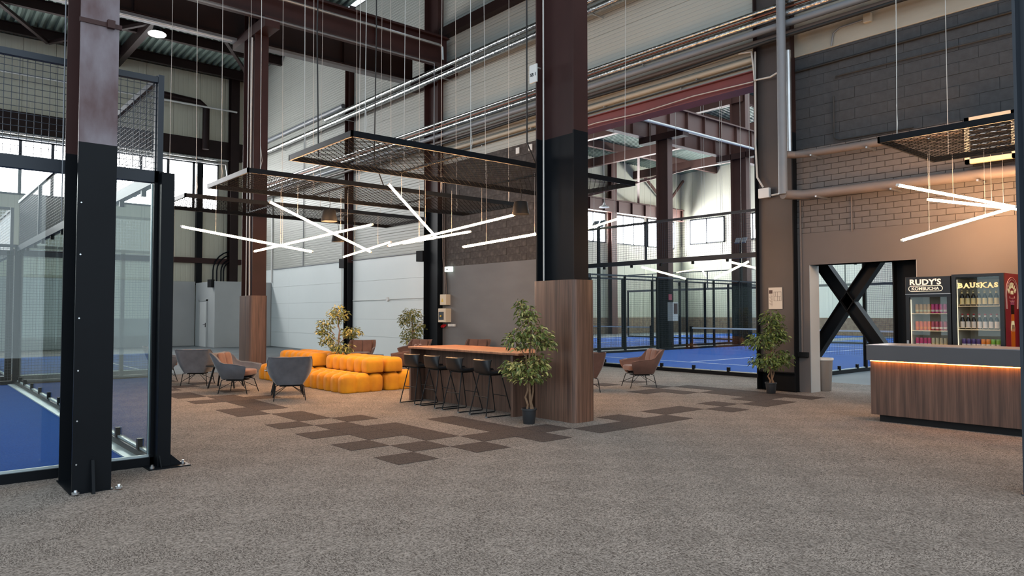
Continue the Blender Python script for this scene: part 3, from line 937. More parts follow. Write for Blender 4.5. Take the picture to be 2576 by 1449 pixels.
def court_wall(label, p0, ax, L, glass_to, step=2.0, z_glass=3.0, z_top=4.0, mesh_step=.05, wire=.0045, post_m='black_paint', clamps=True, thick=.09, side=1, group=None):
    """A run of court enclosure along +x or +y from p0. Glass to z_glass up to glass_to, wire mesh above / beyond."""
    t = thing('court_wall', label, 'glass wall', (p0[0], p0[1], 0), group=group)
    D = Vector((1, 0, 0)) if ax == 'x' else Vector((0, 1, 0))
    N = Vector((0, 1, 0)) if ax == 'x' else Vector((1, 0, 0))
    P = Vector((p0[0], p0[1], 0))
    def bx(a, b, n0, n1, z0, z1):
        q = P + D * a + N * n0
        w = P + D * b + N * n1
        return MB().box(q.x, q.y, z0, w.x, w.y, z1)
    # rails
    wpart('bottom_rail', bx(0, L, -thick / 2, thick / 2, 0, .09), post_m, t)
    if glass_to > 0:
        wpart('top_beam', bx(0, glass_to if z_top > z_glass else glass_to, -thick / 2, thick / 2, z_glass - .12, z_glass), 'graphite_paint', t)
        a = 0.0
        while a < glass_to - .1:
            b = min(a + step, glass_to)
            gp_ = wpart('glass_pane', bx(a + .008, b - .008, -.006, .006, .09, z_glass - .13), 'court_glass', t)
            wpart('glass_edge', bx(a + .008, b - .008, -.012, .012, .09, .112), 'alu', gp_)
            if clamps:
                for f in (.25, .75):
                    c = a + (b - a) * f
                    wpart('clamp', bx(c - .035, c + .035, -.03, .03, .09, .2), 'black_paint', gp_)
                    wpart('clamp', bx(c - .025, c + .025, -.03, .03, z_glass - .19, z_glass - .12), 'black_paint', gp_)
            a = b
        if z_top > z_glass:
            mb = MB()
            q = P + Vector((0, 0, z_glass + .03))
            wire_panel(mb, q, D, Vector((0, 0, 1)), glass_to, z_top - z_glass - .06, mesh_step, wire)
            wpart('wire_mesh', mb, 'steel' if wire > .005 else 'graphite_paint', t, stuff=True)
            wpart('top_rail', bx(0, glass_to, -.03, .03, z_top - .06, z_top), 'graphite_paint', t)
            a = 0
            while a < glass_to + .1:
                wpart('mesh_post', bx(a - .025, a + .025, -.03, .03, z_glass, z_top), 'graphite_paint', t)
                a += step * 2
    if glass_to < L:
        mb = MB()
        wire_panel(mb, P + D * glass_to + Vector((0, 0, .1)), D, Vector((0, 0, 1)), L - glass_to, 2.9, mesh_step, wire)
        wpart('wire_mesh', mb, 'graphite_paint', t, stuff=True)
        wpart('top_rail', bx(glass_to, L, -.03, .03, 2.97, 3.03), 'graphite_paint', t)
        a = glass_to
        while a < L + .1:
            wpart('post', bx(a - .04, a + .04, -.04, .04, 0, 3.03), post_m, t)
            a += 2.0
    else:
        for a in (0.0, L):
            wpart('post', bx(a - .045, a + .045, -.045, .045, 0, z_glass), post_m, t)
    return t

def court_floor(x0, y0, x1, y1, label, along='x', sx=1):
    t = thing('court_floor', label, 'sports court', (x0, y0, 0), kind='structure')
    wpart('turf', seg([(x0, y0, 0, x1, y1, .012)]), 'turf_blue', t)
    ym, xm = (y0 + y1) / 2, (x0 + x1) / 2
    h = .0165
    for xs in (x0 + 3.05, x1 - 3.05):
        wpart('line', seg([(xs - .025, y0, .012, xs + .025, y1, h)]), 'line_white', t)
    wpart('line', seg([(x0 + 3.05, ym - .025, .012, x1 - 3.05, ym + .025, h + .0003)]), 'line_white', t)
    return t

def net(x, y0, y1, label):
    t = thing('court_net', label, 'net', (x, (y0 + y1) / 2, 0))
    mb = MB()
    wire_panel(mb, (x, y0, .05), (0, 1, 0), (0, 0, 1), y1 - y0, .85, .06, .004)
    wpart('netting', mb, 'black_matt', t, stuff=True)
    wpart('band', seg([(x - .012, y0, .87, x + .012, y1, .93)]), 'line_white', t)
    for y in (y0, y1):
        wpart('post', seg([(x - .05, y - .05, 0, x + .05, y + .05, .98)]), 'black_paint', t)
    return t

# -- left court (beside the scuffed column) and the one behind it
court_floor(-17.96, 8.1, 2.0, 18.9, 'bright blue turf court behind the near glass corner')
court_floor(-17.96, 20.4, 2.0, 30.4, 'second blue turf court behind the near court')
lw = court_wall('near glass court wall facing the lounge carpet', (-8, 8.02), 'x', 10.04, 10.04, step=2.0, z_top=3.98, mesh_step=.06, wire=.005, clamps=True)
lw2 = court_wall('glass court wall running away from the near corner post', (2.04, 8.06), 'y', 10.9, 10.9, step=2.0, z_top=4.0, mesh_step=.05, wire=.0048)
wpart('clamp_strip', seg([(1.88, 8.1, .0, 2.0, 18.9, .03)]), 'alu', lw2)
wpart('lit_edge_strip', seg([(1.985, 8.03, .1, 1.997, 8.05, 2.87)]), 'alu', lw2)  # pale metal strip stands in for light caught on the glass edge
cp = thing('corner_post', 'heavy black corner post of the near glass court', 'post', (2.09, 7.92, 0))
wpart('post_tube', seg([(2.03, 7.84, 0, 2.155, 7.98, 2.97)]), 'black_paint', cp, bevel=.004)
wpart('base_plate', seg([(1.93, 7.74, 0, 2.32, 8.0, .012)]), 'black_paint', cp)
wpart('gusset', MB().add([(2.155, 7.85, .012), (2.155, 7.86, .012), (2.27, 7.85, .012), (2.27, 7.86, .012), (2.155, 7.85, .12), (2.155, 7.86, .12)], [(0, 2, 4), (1, 5, 3), (0, 1, 3, 2), (2, 3, 5, 4), (4, 5, 1, 0)]), 'black_paint', cp)
wpart('gusset', MB().add([(2.045, 7.84, .012), (2.055, 7.84, .012), (2.045, 7.77, .012), (2.055, 7.77, .012), (2.045, 7.84, .12), (2.055, 7.84, .12)], [(0, 2, 4), (1, 5, 3), (0, 1, 3, 2), (2, 3, 5, 4), (4, 5, 1, 0)]), 'black_paint', cp)
for (bx_, by_) in ((2.28, 7.86), (1.97, 7.79)):
    wpart('anchor_nut', MB().lathe([(.022, 0), (.022, .015), (.012, .02), (.012, .035)], bx_, by_, 8, .012), 'steel', cp)
wpart('upper_post', seg([(2.02, 7.98, 2.97, 2.075, 8.06, 4.0)]), 'graphite_paint', cp)
court_wall('rear side wall of the near blue court', (-8, 18.9), 'x', 10.0, 4.0, step=2.0, z_top=3.0, mesh_step=.06, wire=.005)
court_wall('front side wall of the second left court', (-8, 20.3), 'x', 10.0, 10.0, step=2.0, z_top=4.0, mesh_step=.07, wire=.006, clamps=False)
court_wall('end wall of the second left court', (2.04, 20.3), 'y', 10.1, 10.1, step=2.0, z_top=4.0, mesh_step=.07, wire=.006, clamps=False)

# -- hall beyond the opening: courts A (near), B (behind), C, D (far)
court_floor(15.85, 8.66, 35.9, 18.66, 'blue turf court right beyond the wide opening')
court_floor(15.85, 20.7, 35.9, 30.7, 'blue turf court behind the column row past the opening')
court_floor(38.2, 8.66, 49, 18.66, 'farthest blue turf court seen through the doorway')
court_floor(38.2, 20.7, 49, 30.7, 'farthest blue turf court in the hall corner')
court_wall('glass wall with mesh top along the opening side of court', (15.72, 8.66), 'y', 10.05, 10.05, step=2.05, z_glass=3.0, z_top=4.05, mesh_step=.06, wire=.0045)
court_wall('glass side wall seen through the doorway', (15.72, 8.62), 'x', 20.1, 4.0, step=2.0, z_top=3.0, mesh_step=.06, wire=.005)
court_wall('mesh side wall on the far side of the first court', (15.8, 18.75), 'x', 20.1, 4.0, step=2.0, z_top=3.0, mesh_step=.08, wire=.004, clamps=False)
court_wall('mesh side wall of the second court behind columns', (15.8, 20.6), 'x', 20.1, 4.0, step=2.0, z_top=4.0, mesh_step=.1, wire=.004, clamps=False)
court_wall('far end glass wall of the first court', (36.0, 8.66), 'y', 10.05, 10.05, step=2.0, z_top=4.0, mesh_step=.12, wire=.005, clamps=False)
court_wall('far end glass wall of the second court', (36.0, 20.7), 'y', 10.0, 10.0, step=2.0, z_top=4.0, mesh_step=.12, wire=.005, clamps=False)
net(25.9, 8.7, 18.6, 'white banded net across the first court')
net(25.9, 20.75, 30.6, 'white banded net across the second court')
for (px_, py_) in ((20.9, 19.3), (30.9, 19.3)):
    t = thing('floodlight_mast', 'slim floodlight mast %s' % ('nearest behind the glass wall' if px_ < 25 else 'farther back between the courts'), 'floodlight', (px_, py_, 0))
    wpart('mast', seg([(px_ - .05, py_ - .05, 0, px_ + .05, py_ + .05, 4.9)]), 'black_paint', t)
    for s in (-1, 1):
        wpart('lamp_head', MB().bar((px_ - .08, py_ + s * .17, 4.9), (px_ + .1, py_ + s * .17, 5.15), .24, .06), 'pipe_grey', t)

# columns of that hall
hcol(25.5, 19.65, 13.4, 3.0, 'first big column of the court hall with posters', fw=.34, dp=.62, high='girder_brown')
hcol(31.5, 19.65, 13.4, 3.0, 'second big column of the court hall', fw=.4, dp=.85, high='girder_brown')
hcol(37.5, 19.65, 13.4, 3.0, 'third column of the court hall far back', high='girder_brown')
hcol(37.5, 7.6, 13.4, 3.0, 'column of the court hall seen through the doorway', high='girder_brown')
hcol(25.5, 7.6, 13.4, 3.0, 'nearer column of the court hall seen through the doorway', fw=.36, dp=.5, high='girder_brown')
hcol(40.5, 36.0, 13.4, 0.1, 'wall column between the bright court hall windows', low='girder_brown', high='girder_brown', fw=.6, dp=.4, base=False)
hcol(48.9, 30.9, 13.4, 0.1, 'wall column of the court hall side wall', low='girder_brown', high='girder_brown', fw=.4, dp=.6, base=False)
t = thing('notice_board', 'white notice box with picture on the first court hall column', 'notice board', (25.2, 19.3, 1.2))
wpart('box', seg([(25.25, 19.05, 1.2, 25.6, 19.33, 2.0)]), 'white_plastic', t)
wpart('picture', seg([(25.3, 19.04, 1.5, 25.55, 19.05, 1.95)]), 'print_dark', t)
tag(obj('notice_sign', seg([(25.3, 19.29, 2.1, 25.5, 19.33, 2.35)]), 'can_rose'), 'small pink notice above the white notice box', 'sign')

# walls and roof of that hall
rw = struct('wall_left', seg([(RX, -14, 0, RX + .3, FY + .3, 13.6)]), 'seam', 'far side wall of the court hall with cream panels', 'wall')
for k in range(18):
    y1 = FY - k * 1.15
    y0 = y1 - 1.15
    obj('panel', seg([(RX - .1, y0 + .008, 1.2, RX, y1 - .008, 7.0)]), 'panel_vertical_y', rw)
    obj('panel', seg([(RX - .1, y0 + .008, 9.2, RX, y1 - .008, 13.4)]), 'panel_vertical_y', rw)
obj('panel', seg([(RX - .1, -14, 1.2, RX, FY - 18 * 1.15, 13.4)]), 'panel_vertical_y', rw)
obj('brick_skirting', seg([(RX - .12, -14, 0, RX, FY, 1.2)]), mat('brown_brick', '#7a6556', .9, col2='#9a8a74', vscale=5, detail=6), rw)
for k, (ya, yb) in enumerate(((32.3, 35.5), (28.6, 31.0), (24.6, 27.6), (20.6, 23.6), (16.6, 19.6))):
    nwin += 1
    w_ = struct('window_%d' % nwin, seg([(RX - .14, ya, 7.1, RX, yb, 7.2), (RX - .14, ya, 9.05, RX, yb, 9.15), (RX - .14, ya, 7.1, RX, ya + .08, 9.15), (RX - .14, yb - .08, 7.1, RX, yb, 9.15), (RX - .14, (ya + yb) / 2 - .05, 7.1, RX, (ya + yb) / 2 + .05, 9.15)]), 'graphite_paint', 'bright court hall window, %s from the corner on side wall' % ('first', 'second', 'third', 'fourth', 'fifth')[k], 'window')
    wpart('pane', seg([(RX - .06, ya + .08, 7.2, RX - .03, yb - .08, 9.05)]), 'daylight_window_hall', w_)
obj('panel', seg([(RX - .02, 15, 7.0, RX + .01, FY, 9.2)]), 'panel_vertical_y', rw)
rb2 = struct('wall_back', seg([(WX + .3, FY + .1, 0, RX + .3, FY + .35, 13.6)]), 'seam', 'cream end wall of the court hall with wide windows', 'wall')
for k in range(30):
    x1 = RX - k * 1.2
    x0 = x1 - 1.2
    obj('panel', seg([(x0 + .008, FY, 1.2, x1 - .008, FY + .11, 6.75)]), 'panel_vertical', rb2)
    obj('panel', seg([(x0 + .008, FY, 9.9, x1 - .008, FY + .11, 13.4)]), 'panel_vertical', rb2)
obj('panel', seg([(WX + .3, FY + .06, 6.7, RX, FY + .11, 9.95)]), 'panel_vertical', rb2)
obj('brick_skirting', seg([(WX + .3, FY - .03, 0, RX, FY + .1, 1.2)]), 'brown_brick', rb2)
gg = girder(FY - .6, 9.0, 9.85, WX + .4, RX - .6, 'ribbed brown girder over the windows of the court hall end wall', 'girder_brown', 1.55)
for k, (xa, xb) in enumerate(((36.2, 40.1), (40.9, 44.6), (45.1, 48.4), (31.9, 35.6), (27.6, 31.3), (23.3, 27.0))):
    nwin += 1
    fr = [(xa, FY - .05, 6.75, xb, FY + .1, 6.83), (xa, FY - .05, 8.9, xb, FY + .1, 9.0)]
    for q in range(4):
        xx = xa + (xb - xa) * q / 3
        fr.append((xx - .04, FY - .05, 6.75, xx + .04, FY + .1, 9.0))
    w_ = struct('window_%d' % nwin, seg(fr), 'graphite_paint', 'wide bright court hall end wall window, %s from the hall corner' % ('third', 'second', 'first', 'fourth', 'fifth', 'sixth')[k], 'window')
    for q in range(3):
        wpart('pane', seg([(xa + (xb - xa) * q / 3 + .04, FY + .03, 6.83, xa + (xb - xa) * (q + 1) / 3 - .04, FY + .05, 8.9)]), 'daylight_window_hall', w_)
zr2 = lambda y: 13.0 + (FY - y) * .03
roof2 = struct('ceiling', deck(WX + .3, RX + .2, 19, FY + .3, zr2), 'roof_deck', 'corrugated roof deck over the court hall', 'ceiling')
for y in (33, 29, 25, 21.5):
    obj('purlin', seg([(WX + .3, y - .12, zr2(y) - .5, RX, y + .12, zr2(y))]), 'girder_brown', roof2)
for xa in (19.5, 25.5, 31.5, 37.5, 43.5):
    obj('rafter', seg([(xa - .15, 19.4, 11.9, xa + .15, FY, 12.5)]), 'girder_brown', roof2)
brc = MB()
for (p_, q_) in (((37.5, 31, 12.0), (43.5, 36, 9.9)), ((43.5, 31, 12.0), (37.5, 36, 9.9)), ((44, 36, 12.3), (47.6, 36.1, 9.9)), ((49.2, 36, 12.4), (46.8, 36.1, 9.9)), ((31.5, 31, 12.0), (37.5, 36, 12.2))):
    brc.bar(p_, q_, .16, .16)
obj('brace', brc, 'girder_brown', roof2)
pipe('conduit_pipe', 'bright level strip pipe below the court hall girders', [(15, 18.5, 9.31), (40, 18.5, 9.31)], .05, 'white_plastic')
for k, (p_, lab) in enumerate((((33.0, 30.0, 8.0), 'nearest the tall column'), ((39.5, 30.5, 7.9), 'in the middle'), ((40, 25, 9.0), 'highest by the dark column'))):
    t = thing('bell_lamp', 'small bell lamp hanging in the court hall, %s' % lab, 'lamp', p_)
    x_, y_, z_ = p_
    wpart('shade', MB().lathe([(.32, 0), (.3, .05), (.1, .16), (.06, .3)], x_, y_, 14, z_), 'white_plastic', t)
    wpart('cord', MB().tube([(x_, y_, z_ + .3), (x_, y_, 13.25)], .02, 5), 'cable_white', t)
for k, (a, b, lab) in enumerate(((Vector((17.280, 14.179, 2.936)), Vector((19.111, 13.932, 2.631)), 'lower slanting'), (Vector((17.217, 11.605, 3.061)), Vector((18.193, 10.773, 2.752)), 'upper right falling'), (Vector((17.660, 11.884, 2.513)), Vector((18.401, 11.252, 2.997)), 'crossing rising'), (Vector((27.976, 19.516, 3.577)), Vector((29.418, 20.258, 3.289)), 'short steep'), (Vector((15.295, 14.557, 3.997)), Vector((16.035, 13.926, 4.310)), 'high rising'))):
    t = thing('light_tube', 'pale yellow light tube over the courts, %s one' % lab, 'light tube', a)
    wpart('tube', MB().tube([a, b], .03, 8), 'tube_light_pale', t)
    for e_ in (a + (b - a) * .2, a + (b - a) * .8):
        wpart('hanging_wire', MB().tube([e_, (e_.x, e_.y, zr2(e_.y) + .05)], .006, 4), 'cable_white', t)

# -- braced opening behind the doorway
xb = thing('cross_brace', 'black steel cross brace behind the doorway', 'brace', (14.2, 6.5, 0), kind='structure')
def ibeam(a, b, w=.22, d=.2):
    a, b = Vector(a), Vector(b)
    dirv = (b - a).normalized()
    n = Vector((1, 0, 0)).cross(dirv).normalized()
    m = MB()
    for s in (-1, 1):
        m.bar(a + n * s * w / 2, b + n * s * w / 2, d, .016, up=n)
    m.bar(a, b, .014, w, up=n)
    return m
wpart('brace_beam', ibeam((14.25, 7.35, 2.95), (14.25, 5.45, .2)), 'black_paint', xb)
wpart('brace_beam', ibeam((14.25, 5.7, 2.95), (14.25, 6.52, 1.78)), 'black_paint', xb)
wpart('brace_beam', ibeam((14.25, 6.5, 1.82), (14.25, 7.62, .15)), 'black_paint', xb)
hcol(14.1, 5.36, 6, 6, 'black column just inside the right side of the doorway', fw=.3, dp=.46)
bn = thing('waste_bin', 'tall grey waste bin standing inside the doorway', 'bin', (14.07, 6.97, 0))
obj('body', MB().lathe([(.13, 0), (.135, .01), (.17, .62), (.16, .62), (.12, .03)], 0, 0, 24), 'bin_grey', bn, smooth=True)
obj('rim', MB().lathe([(.17, .6), (.185, .61), (.185, .65), (.16, .65), (.16, .6)], 0, 0, 24), 'white_plastic', bn, smooth=True)

# ================================================================= SOFAS
ORANGE = 'velvet_orange'
def roll_mesh(L, W, Hh, nx, grooves=.28, n=18):
    """One stitched roll of a sofa block: long axis x, soft grooves where it is tufted."""
    def puff(q):
        x, y, z = q
        y *= 1 - .20 * max(abs(z), abs(x) if nx > 1 else 0) ** 5
        q = [x, y, z]
        if nx > 1:
            f = abs(math.sin((x * .5 + .5) * nx * PI))
            k = 1 - grooves * (1 - f) ** 3
            if abs(x) > .93:
                k = 1
            return [x, y * k, z * k]
        return q
    b = MB().rbox(0, 0, Hh * .40, L, W, Hh * 1.2, r=.62 if nx > 1 else .70, n=n, puff=puff)
    b.v = [(x, y, max(0.0, z)) for x, y, z in b.v]
    return b.mesh('roll', True, 80)

def sofa_block(name, label, loc, L, rolls, W, Hh, rz=0, group=None, nx=3):
    t = thing(name, label, 'sofa', loc, rz, group)
    me = roll_mesh(L, W * 1.0, Hh, nx)
    me.materials.append(MATS[ORANGE])
    for k in range(rolls):
        o = bpy.data.objects.new('roll', me)
        COL.objects.link(o)
        o.parent = t
        o.location = (0, (k - (rolls - 1) / 2) * W, 0)
    return t

SX = 6.54
for (y0, tagw) in ((12.64, 'near'), (15.08, 'far')):
    for k in range(2):
        yc = y0 + .465 + k * .93
        where = ('at the end nearest the bar stools', 'next to the slender ficus')[k] if tagw == 'near' else ('next to the slender ficus', 'at the end nearest the boxed column')[k]
        sofa_block('sofa_module', 'orange %s sofa seat on the armchair side, %s' % (tagw, where), (SX + .46, yc, 0), .92, 3, .31, .37, group='orange sofa seat blocks')
        sofa_block('sofa_module', 'orange %s sofa seat on the wall side, %s' % (tagw, where), (SX + 1.42, yc, 0), .92, 3, .31, .37, group='orange sofa seat blocks')
    sofa_block('sofa_bolster', 'long orange tufted backrest on the armchair side of the %s sofa' % tagw, (SX + .72, y0 + .93, .371), .40, 6, .31, .29, nx=1, group='orange sofa backrests')
    sofa_block('sofa_bolster', 'long orange tufted backrest on the wall side of the %s sofa' % tagw, (SX + 1.16, y0 + .93, .371), .40, 6, .31, .29, nx=1, group='orange sofa backrests')

# ================================================================= ARMCHAIRS
def armchair_proto():
    """Tub armchair facing +y: shell, seat cushion, back pad, bent rod legs."""
    nt_, ns = 28, 8
    zb = .28
    def rim(t):
        a = abs(t)
        if a < .42:
            return .765 + .012 * (a / .42) ** 2
        if a < .62:
            f = (a - .42) / .2
            return .777 - .197 * (3 * f * f - 2 * f ** 3)
        return .58 - .05 * ((a - .62) / .38) ** 2
    def plan(t, s):
        # U path: t=0 middle of back, t=+-1 front of the arms
        a = abs(t)
        sg = 1 if t >= 0 else -1
        w, d = .375, .34
        if a < .36:
            x = sg * w * .86 * (a / .36)
            y = -d
            lean = .085
        elif a < .52:
            f = (a - .36) / .16
            x = sg * (w * .86 + w * .14 * math.sin(f * PI / 2))
            y = -d + .09 * (1 - math.cos(f * PI / 2))
            lean = .085 * (1 - f)
        else:
            f = (a - .52) / .48
            x = sg * (w + .012 * math.sin(f * PI))
            y = -d + .09 + f * .56
            lean = 0
        k = .60 + .40 * (1 - (1 - s) ** 1.7)
        ky = .68 + .32 * (1 - (1 - s) ** 1.7)
        return x * k, (y + .03) * ky - .03 - lean * s * s
    rows_o, rows_i = [], []
    for j in range(ns + 1):
        s = j / ns
        ro, ri = [], []
        for i in range(nt_ + 1):
            t = -1 + 2 * i / nt_
            x, y = plan(t, s)
            z = zb + (rim(t) - zb) * s
            ro.append((x, y, z))
            nx, ny = x * .05, y * .05
            L = math.hypot(x, y + .05) or 1
            ri.append((x - x / L * .045, y - (y + .05) / L * .045, max(z, zb + .03)))
        rows_o.append(ro)
        rows_i.append(ri)
    b = MB()
    b.grid([r[::-1] for r in rows_o])
    b.grid(rows_i)
    b.grid([rows_o[-1][::-1], rows_i[-1][::-1]])
    for e in (0, -1):
        b.grid([[r[e] for r in rows_o], [r[e] for r in rows_i]])
    # underside
    c = [(0, .0, zb - .012)] * (nt_ + 1)
    b.grid([c, rows_o[0]])
    front = [rows_o[0][0], rows_o[0][-1]]
    shell = b.mesh('shell', True, 50)
    seat = MB().rbox(0, .03, .40, .53, .54, .12, r=.35, n=8).mesh('seat_cushion', True, 80)
    pb = MB()
    for s in (-1, 1):
        pb.rbox(s * .135, 0, 0, .265, .07, .36, r=.4, n=6)
    back = pb.mesh('back_pad', True, 80)
    piping = MB().tube([(x, y, z + .004) for x, y, z in rows_o[-1]], .008, 6).mesh('piping', True)
    legs = []
    for sx in (-1, 1):
        for sy in (-1, 1):
            top = Vector((sx * .17, sy * .15, zb))
            foot = Vector((sx * .27, sy * (.30 if sy > 0 else .27), 0.0))
            kx = Vector((sx * .235, sy * .22, .26))
            legs.append(MB().tube([top, kx, foot], .009, 6).mesh('leg', True))
    st = []
    for sx in (-1, 1):
        st.append(MB().tube([(sx * .25, .27, .10), (sx * .02, 0, zb - .02), (sx * .25, -.25, .10)], .006, 5).mesh('stretcher', True))
    plate = MB().box(-.17, -.16, zb - .035, .17, .16, zb - .012).mesh('base_frame')
    return shell, seat, back, piping, legs, st, plate

ARM = armchair_proto()
_arm_me = {}
def armchair(label, x, y, face, m='velvet_grey', m_in='velvet_brown', group='velvet tub armchairs'):
    """face: world direction (dx,dy) the sitter looks to."""
    rz = math.atan2(face[1], face[0]) - PI / 2
    t = thing('armchair', label, 'armchair', (x, y, 0), rz, group)
    def put(name, me, mm):
        key = (me.name, mm)
        if key not in _arm_me:
            c = me.copy()
            c.materials.append(M(mm))
            _arm_me[key] = c
        o = bpy.data.objects.new(name, _arm_me[key])
        COL.objects.link(o)
        o.parent = t
        return o
    shell, seat, back, piping, legs, st, plate = ARM
    sh_ = put('shell', shell, m)
    put('seat_cushion', seat, m_in)
    o = put('back_pad', back, m_in)
    o.location = (0, -.262, .60)
    o.rotation_euler = (.2, 0, 0)
    put('piping', piping, m).parent = sh_
    for l in legs:
        put('leg', l, 'black_matt')
    for l in st:
        put('stretcher', l, 'black_matt')
    put('base_frame', plate, 'black_matt')
    return t

fwd2 = Vector((.6486, .7611))
rgt2 = Vector((.7611, -.6486))
armchair('grey velvet armchair with its back to the photo, before the orange sofa', 5.42, 12.52, (.36, .93))
armchair('grey velvet armchair turned sideways with brown seat pad in view', 5.11, 14.2, (.72, -.69))
armchair('grey velvet armchair seen from behind near the glass corner post', 5.0, 16.3, (.55, .83))
armchair('grey velvet armchair half hidden by the black corner post', 4.72, 17.9, (.8, -.2))
armchair('brown velvet armchair facing the camera beyond the orange sofas', 9.95, 18.2, (-.62, -.78), 'velvet_brown')
armchair('brown velvet armchair behind the bar table end, turned sideways', 9.45, 15.15, (-.85, .5), 'velvet_brown')
armchair('brown velvet armchair under the small tree beyond the bar table', 11.4, 17.7, (-.8, -.3), 'velvet_brown')
armchair('brown velvet armchair whose top shows above the bar table', 12.75, 16.6, (-.75, -.5), 'velvet_brown')
armchair('dusty brown armchair facing sideways near the court glass', 11.9, 9.85, (-.8, .45), 'velvet_brown')
armchair('dusty grey armchair half hidden behind the walnut column box', 10.36, 10.0, (.5, .86), 'velvet_brown')

def side_table(label, x, y, r=.4, h=.46, legs=4, a0=.4):
    t = thing('round_table', label, 'table', (x, y, 0), a0)
    obj('table_top', MB().lathe([(r - .01, h - .02), (r, h - .015), (r, h - .005), (r - .005, h)], 0, 0, 36), 'black_plastic', t, smooth=True)
    for k in range(legs):
        a = 2 * PI * k / legs
        c, s = math.cos(a), math.sin(a)
        obj('leg', MB().tube([(c * r * .62, s * r * .62, h - .02), (c * r * .95, s * r * .95, 0)], [.021, .016], 10), 'black_matt', t, smooth=True)
    return t
side_table('low round black table between the first armchair and orange sofa', 5.78, 13.45, .42)
side_table('low round black table before the armchairs near the glass corner', 5.3, 15.42, .4, a0=.1)
side_table('low round black table beyond the orange sofas', 9.35, 16.75, .42)

# ================================================================= BAR TABLE AND STOOLS
bt = thing('bar_table', 'long walnut bar table ending at the boxed column', 'table', (7.5, 9.6, 0))
wpart('table_top', seg([(6.98, 8.05, .915, 8.02, 11.05, .95)]), 'table_wood', bt, bevel=.004)
wpart('end_panel', seg([(7.0, 10.98, 0, 8.0, 11.03, .915)]), 'walnut', bt)
wpart('end_panel', seg([(7.01, 8.2, 0, 7.99, 8.26, .915)]), 'walnut', bt)
wpart('front_panel', seg([(7.3, 8.26, 0, 7.34, 10.98, .915)]), 'walnut', bt)

def stool_proto():
    ns, ntt = 10, 16
    rows = []
    # profile along depth: from front lip (+x) over the seat to the top of the low back (-x)
    prof = [(.20, .635), (.19, .655), (.12, .66), (.02, .645), (-.08, .64), (-.145, .66), (-.18, .705), (-.20, .76), (-.215, .815), (-.225, .85)]
    for k, (x, z) in enumerate(prof):
        f = k / (len(prof) - 1)
        hw = (.195 if f < .55 else .195 - .02 * (f - .55) / .45)
        row = []
        for i in range(ntt + 1):
            u = -1 + 2 * i / ntt
            y = hw * math.sin(u * PI / 2)
            wrap = abs(u) ** 3
            zz = z + wrap * (.03 if f < .5 else .05 * (1 - f))
            xx = x + (wrap * .13 * max(0, (f - .5) * 2))
            row.append((xx, y, zz))
        rows.append(row)
    b = MB()
    b.grid(rows)
    th = [[(x + (.0 if k < 5 else -.022), y * 1.04, z - (.025 if k < 7 else .012)) for (x, y, z) in r] for k, r in enumerate(rows)]
    b.grid([r[::-1] for r in th])
    b.grid([rows[0][::-1], th[0][::-1]])
    b.grid([rows[-1], th[-1]])
    for e in (0, -1):
        b.grid([[r[e] for r in rows], [r[e] for r in th]])
    seat = b.mesh('seat_shell', True, 60)
    frames, feet = [], []
    for s in (-1, 1):
        frames.append(MB().tube([(-.11, s * .14, .625), (-.235, s * .215, .02), (-.22, s * .22, .009), (.23, s * .22, .009), (.24, s * .215, .02), (.10, s * .14, .625)], .0085, 6).mesh('side_frame', True))
    bars = [MB().tube([(-.178, -.185, .29), (-.178, .185, .29)], .007, 6).mesh('footrest'), MB().tube([(.175, -.185, .29), (.175, .185, .29)], .007, 6).mesh('footrest')]
    for s in (-1, 1):
        feet.append(MB().tube([(-.245, s * .22, .01), (-.22, s * .22, .01)], .012, 8).mesh('foot_cap'))
    plate = MB().box(-.12, -.14, .605, .11, .14, .62).mesh('seat_frame')
    for me in [seat]:
        me.materials.append(MATS['black_plastic'])
    for me in frames + bars + [plate]:
        me.materials.append(MATS['black_matt'])
    for me in feet:
        me.materials.append(MATS['can_metal'])
    return seat, frames, bars, feet, plate
STL = stool_proto()
for k, (yy, lab) in enumerate(((10.57, 'farthest from the potted tree'), (9.95, 'second from the orange sofa'), (9.32, 'second from the potted tree'), (8.60, 'right beside the potted tree'))):
    t = thing('bar_stool', 'black low back bar stool at the bar table, %s' % lab, 'stool', (6.90, yy, 0), R.uniform(-.06, .06), 'bar stools at the bar table')
    for name, ms in (('seat_shell', [STL[0]]), ('side_frame', STL[1]), ('footrest', STL[2]), ('foot_cap', STL[3]), ('seat_frame', [STL[4]])):
        for me in ms:
            o = bpy.data.objects.new(name, me)
            COL.objects.link(o)
            o.parent = t

# ================================================================= POTTED TREES
def leaf_mesh(l=.075, w=.03):
    b = MB()
    b.add([(0, 0, 0), (l * .3, -w / 2, .004), (l * .3, w / 2, .004), (l * .7, -w * .38, -.004), (l * .7, w * .38, -.004), (l, 0, -.018), (l * .3, 0, -.004), (l * .7, 0, -.012)],
          [(0, 1, 6), (0, 6, 2), (1, 3, 7, 6), (6, 7, 4, 2), (3, 5, 7), (7, 5, 4)])
    return b

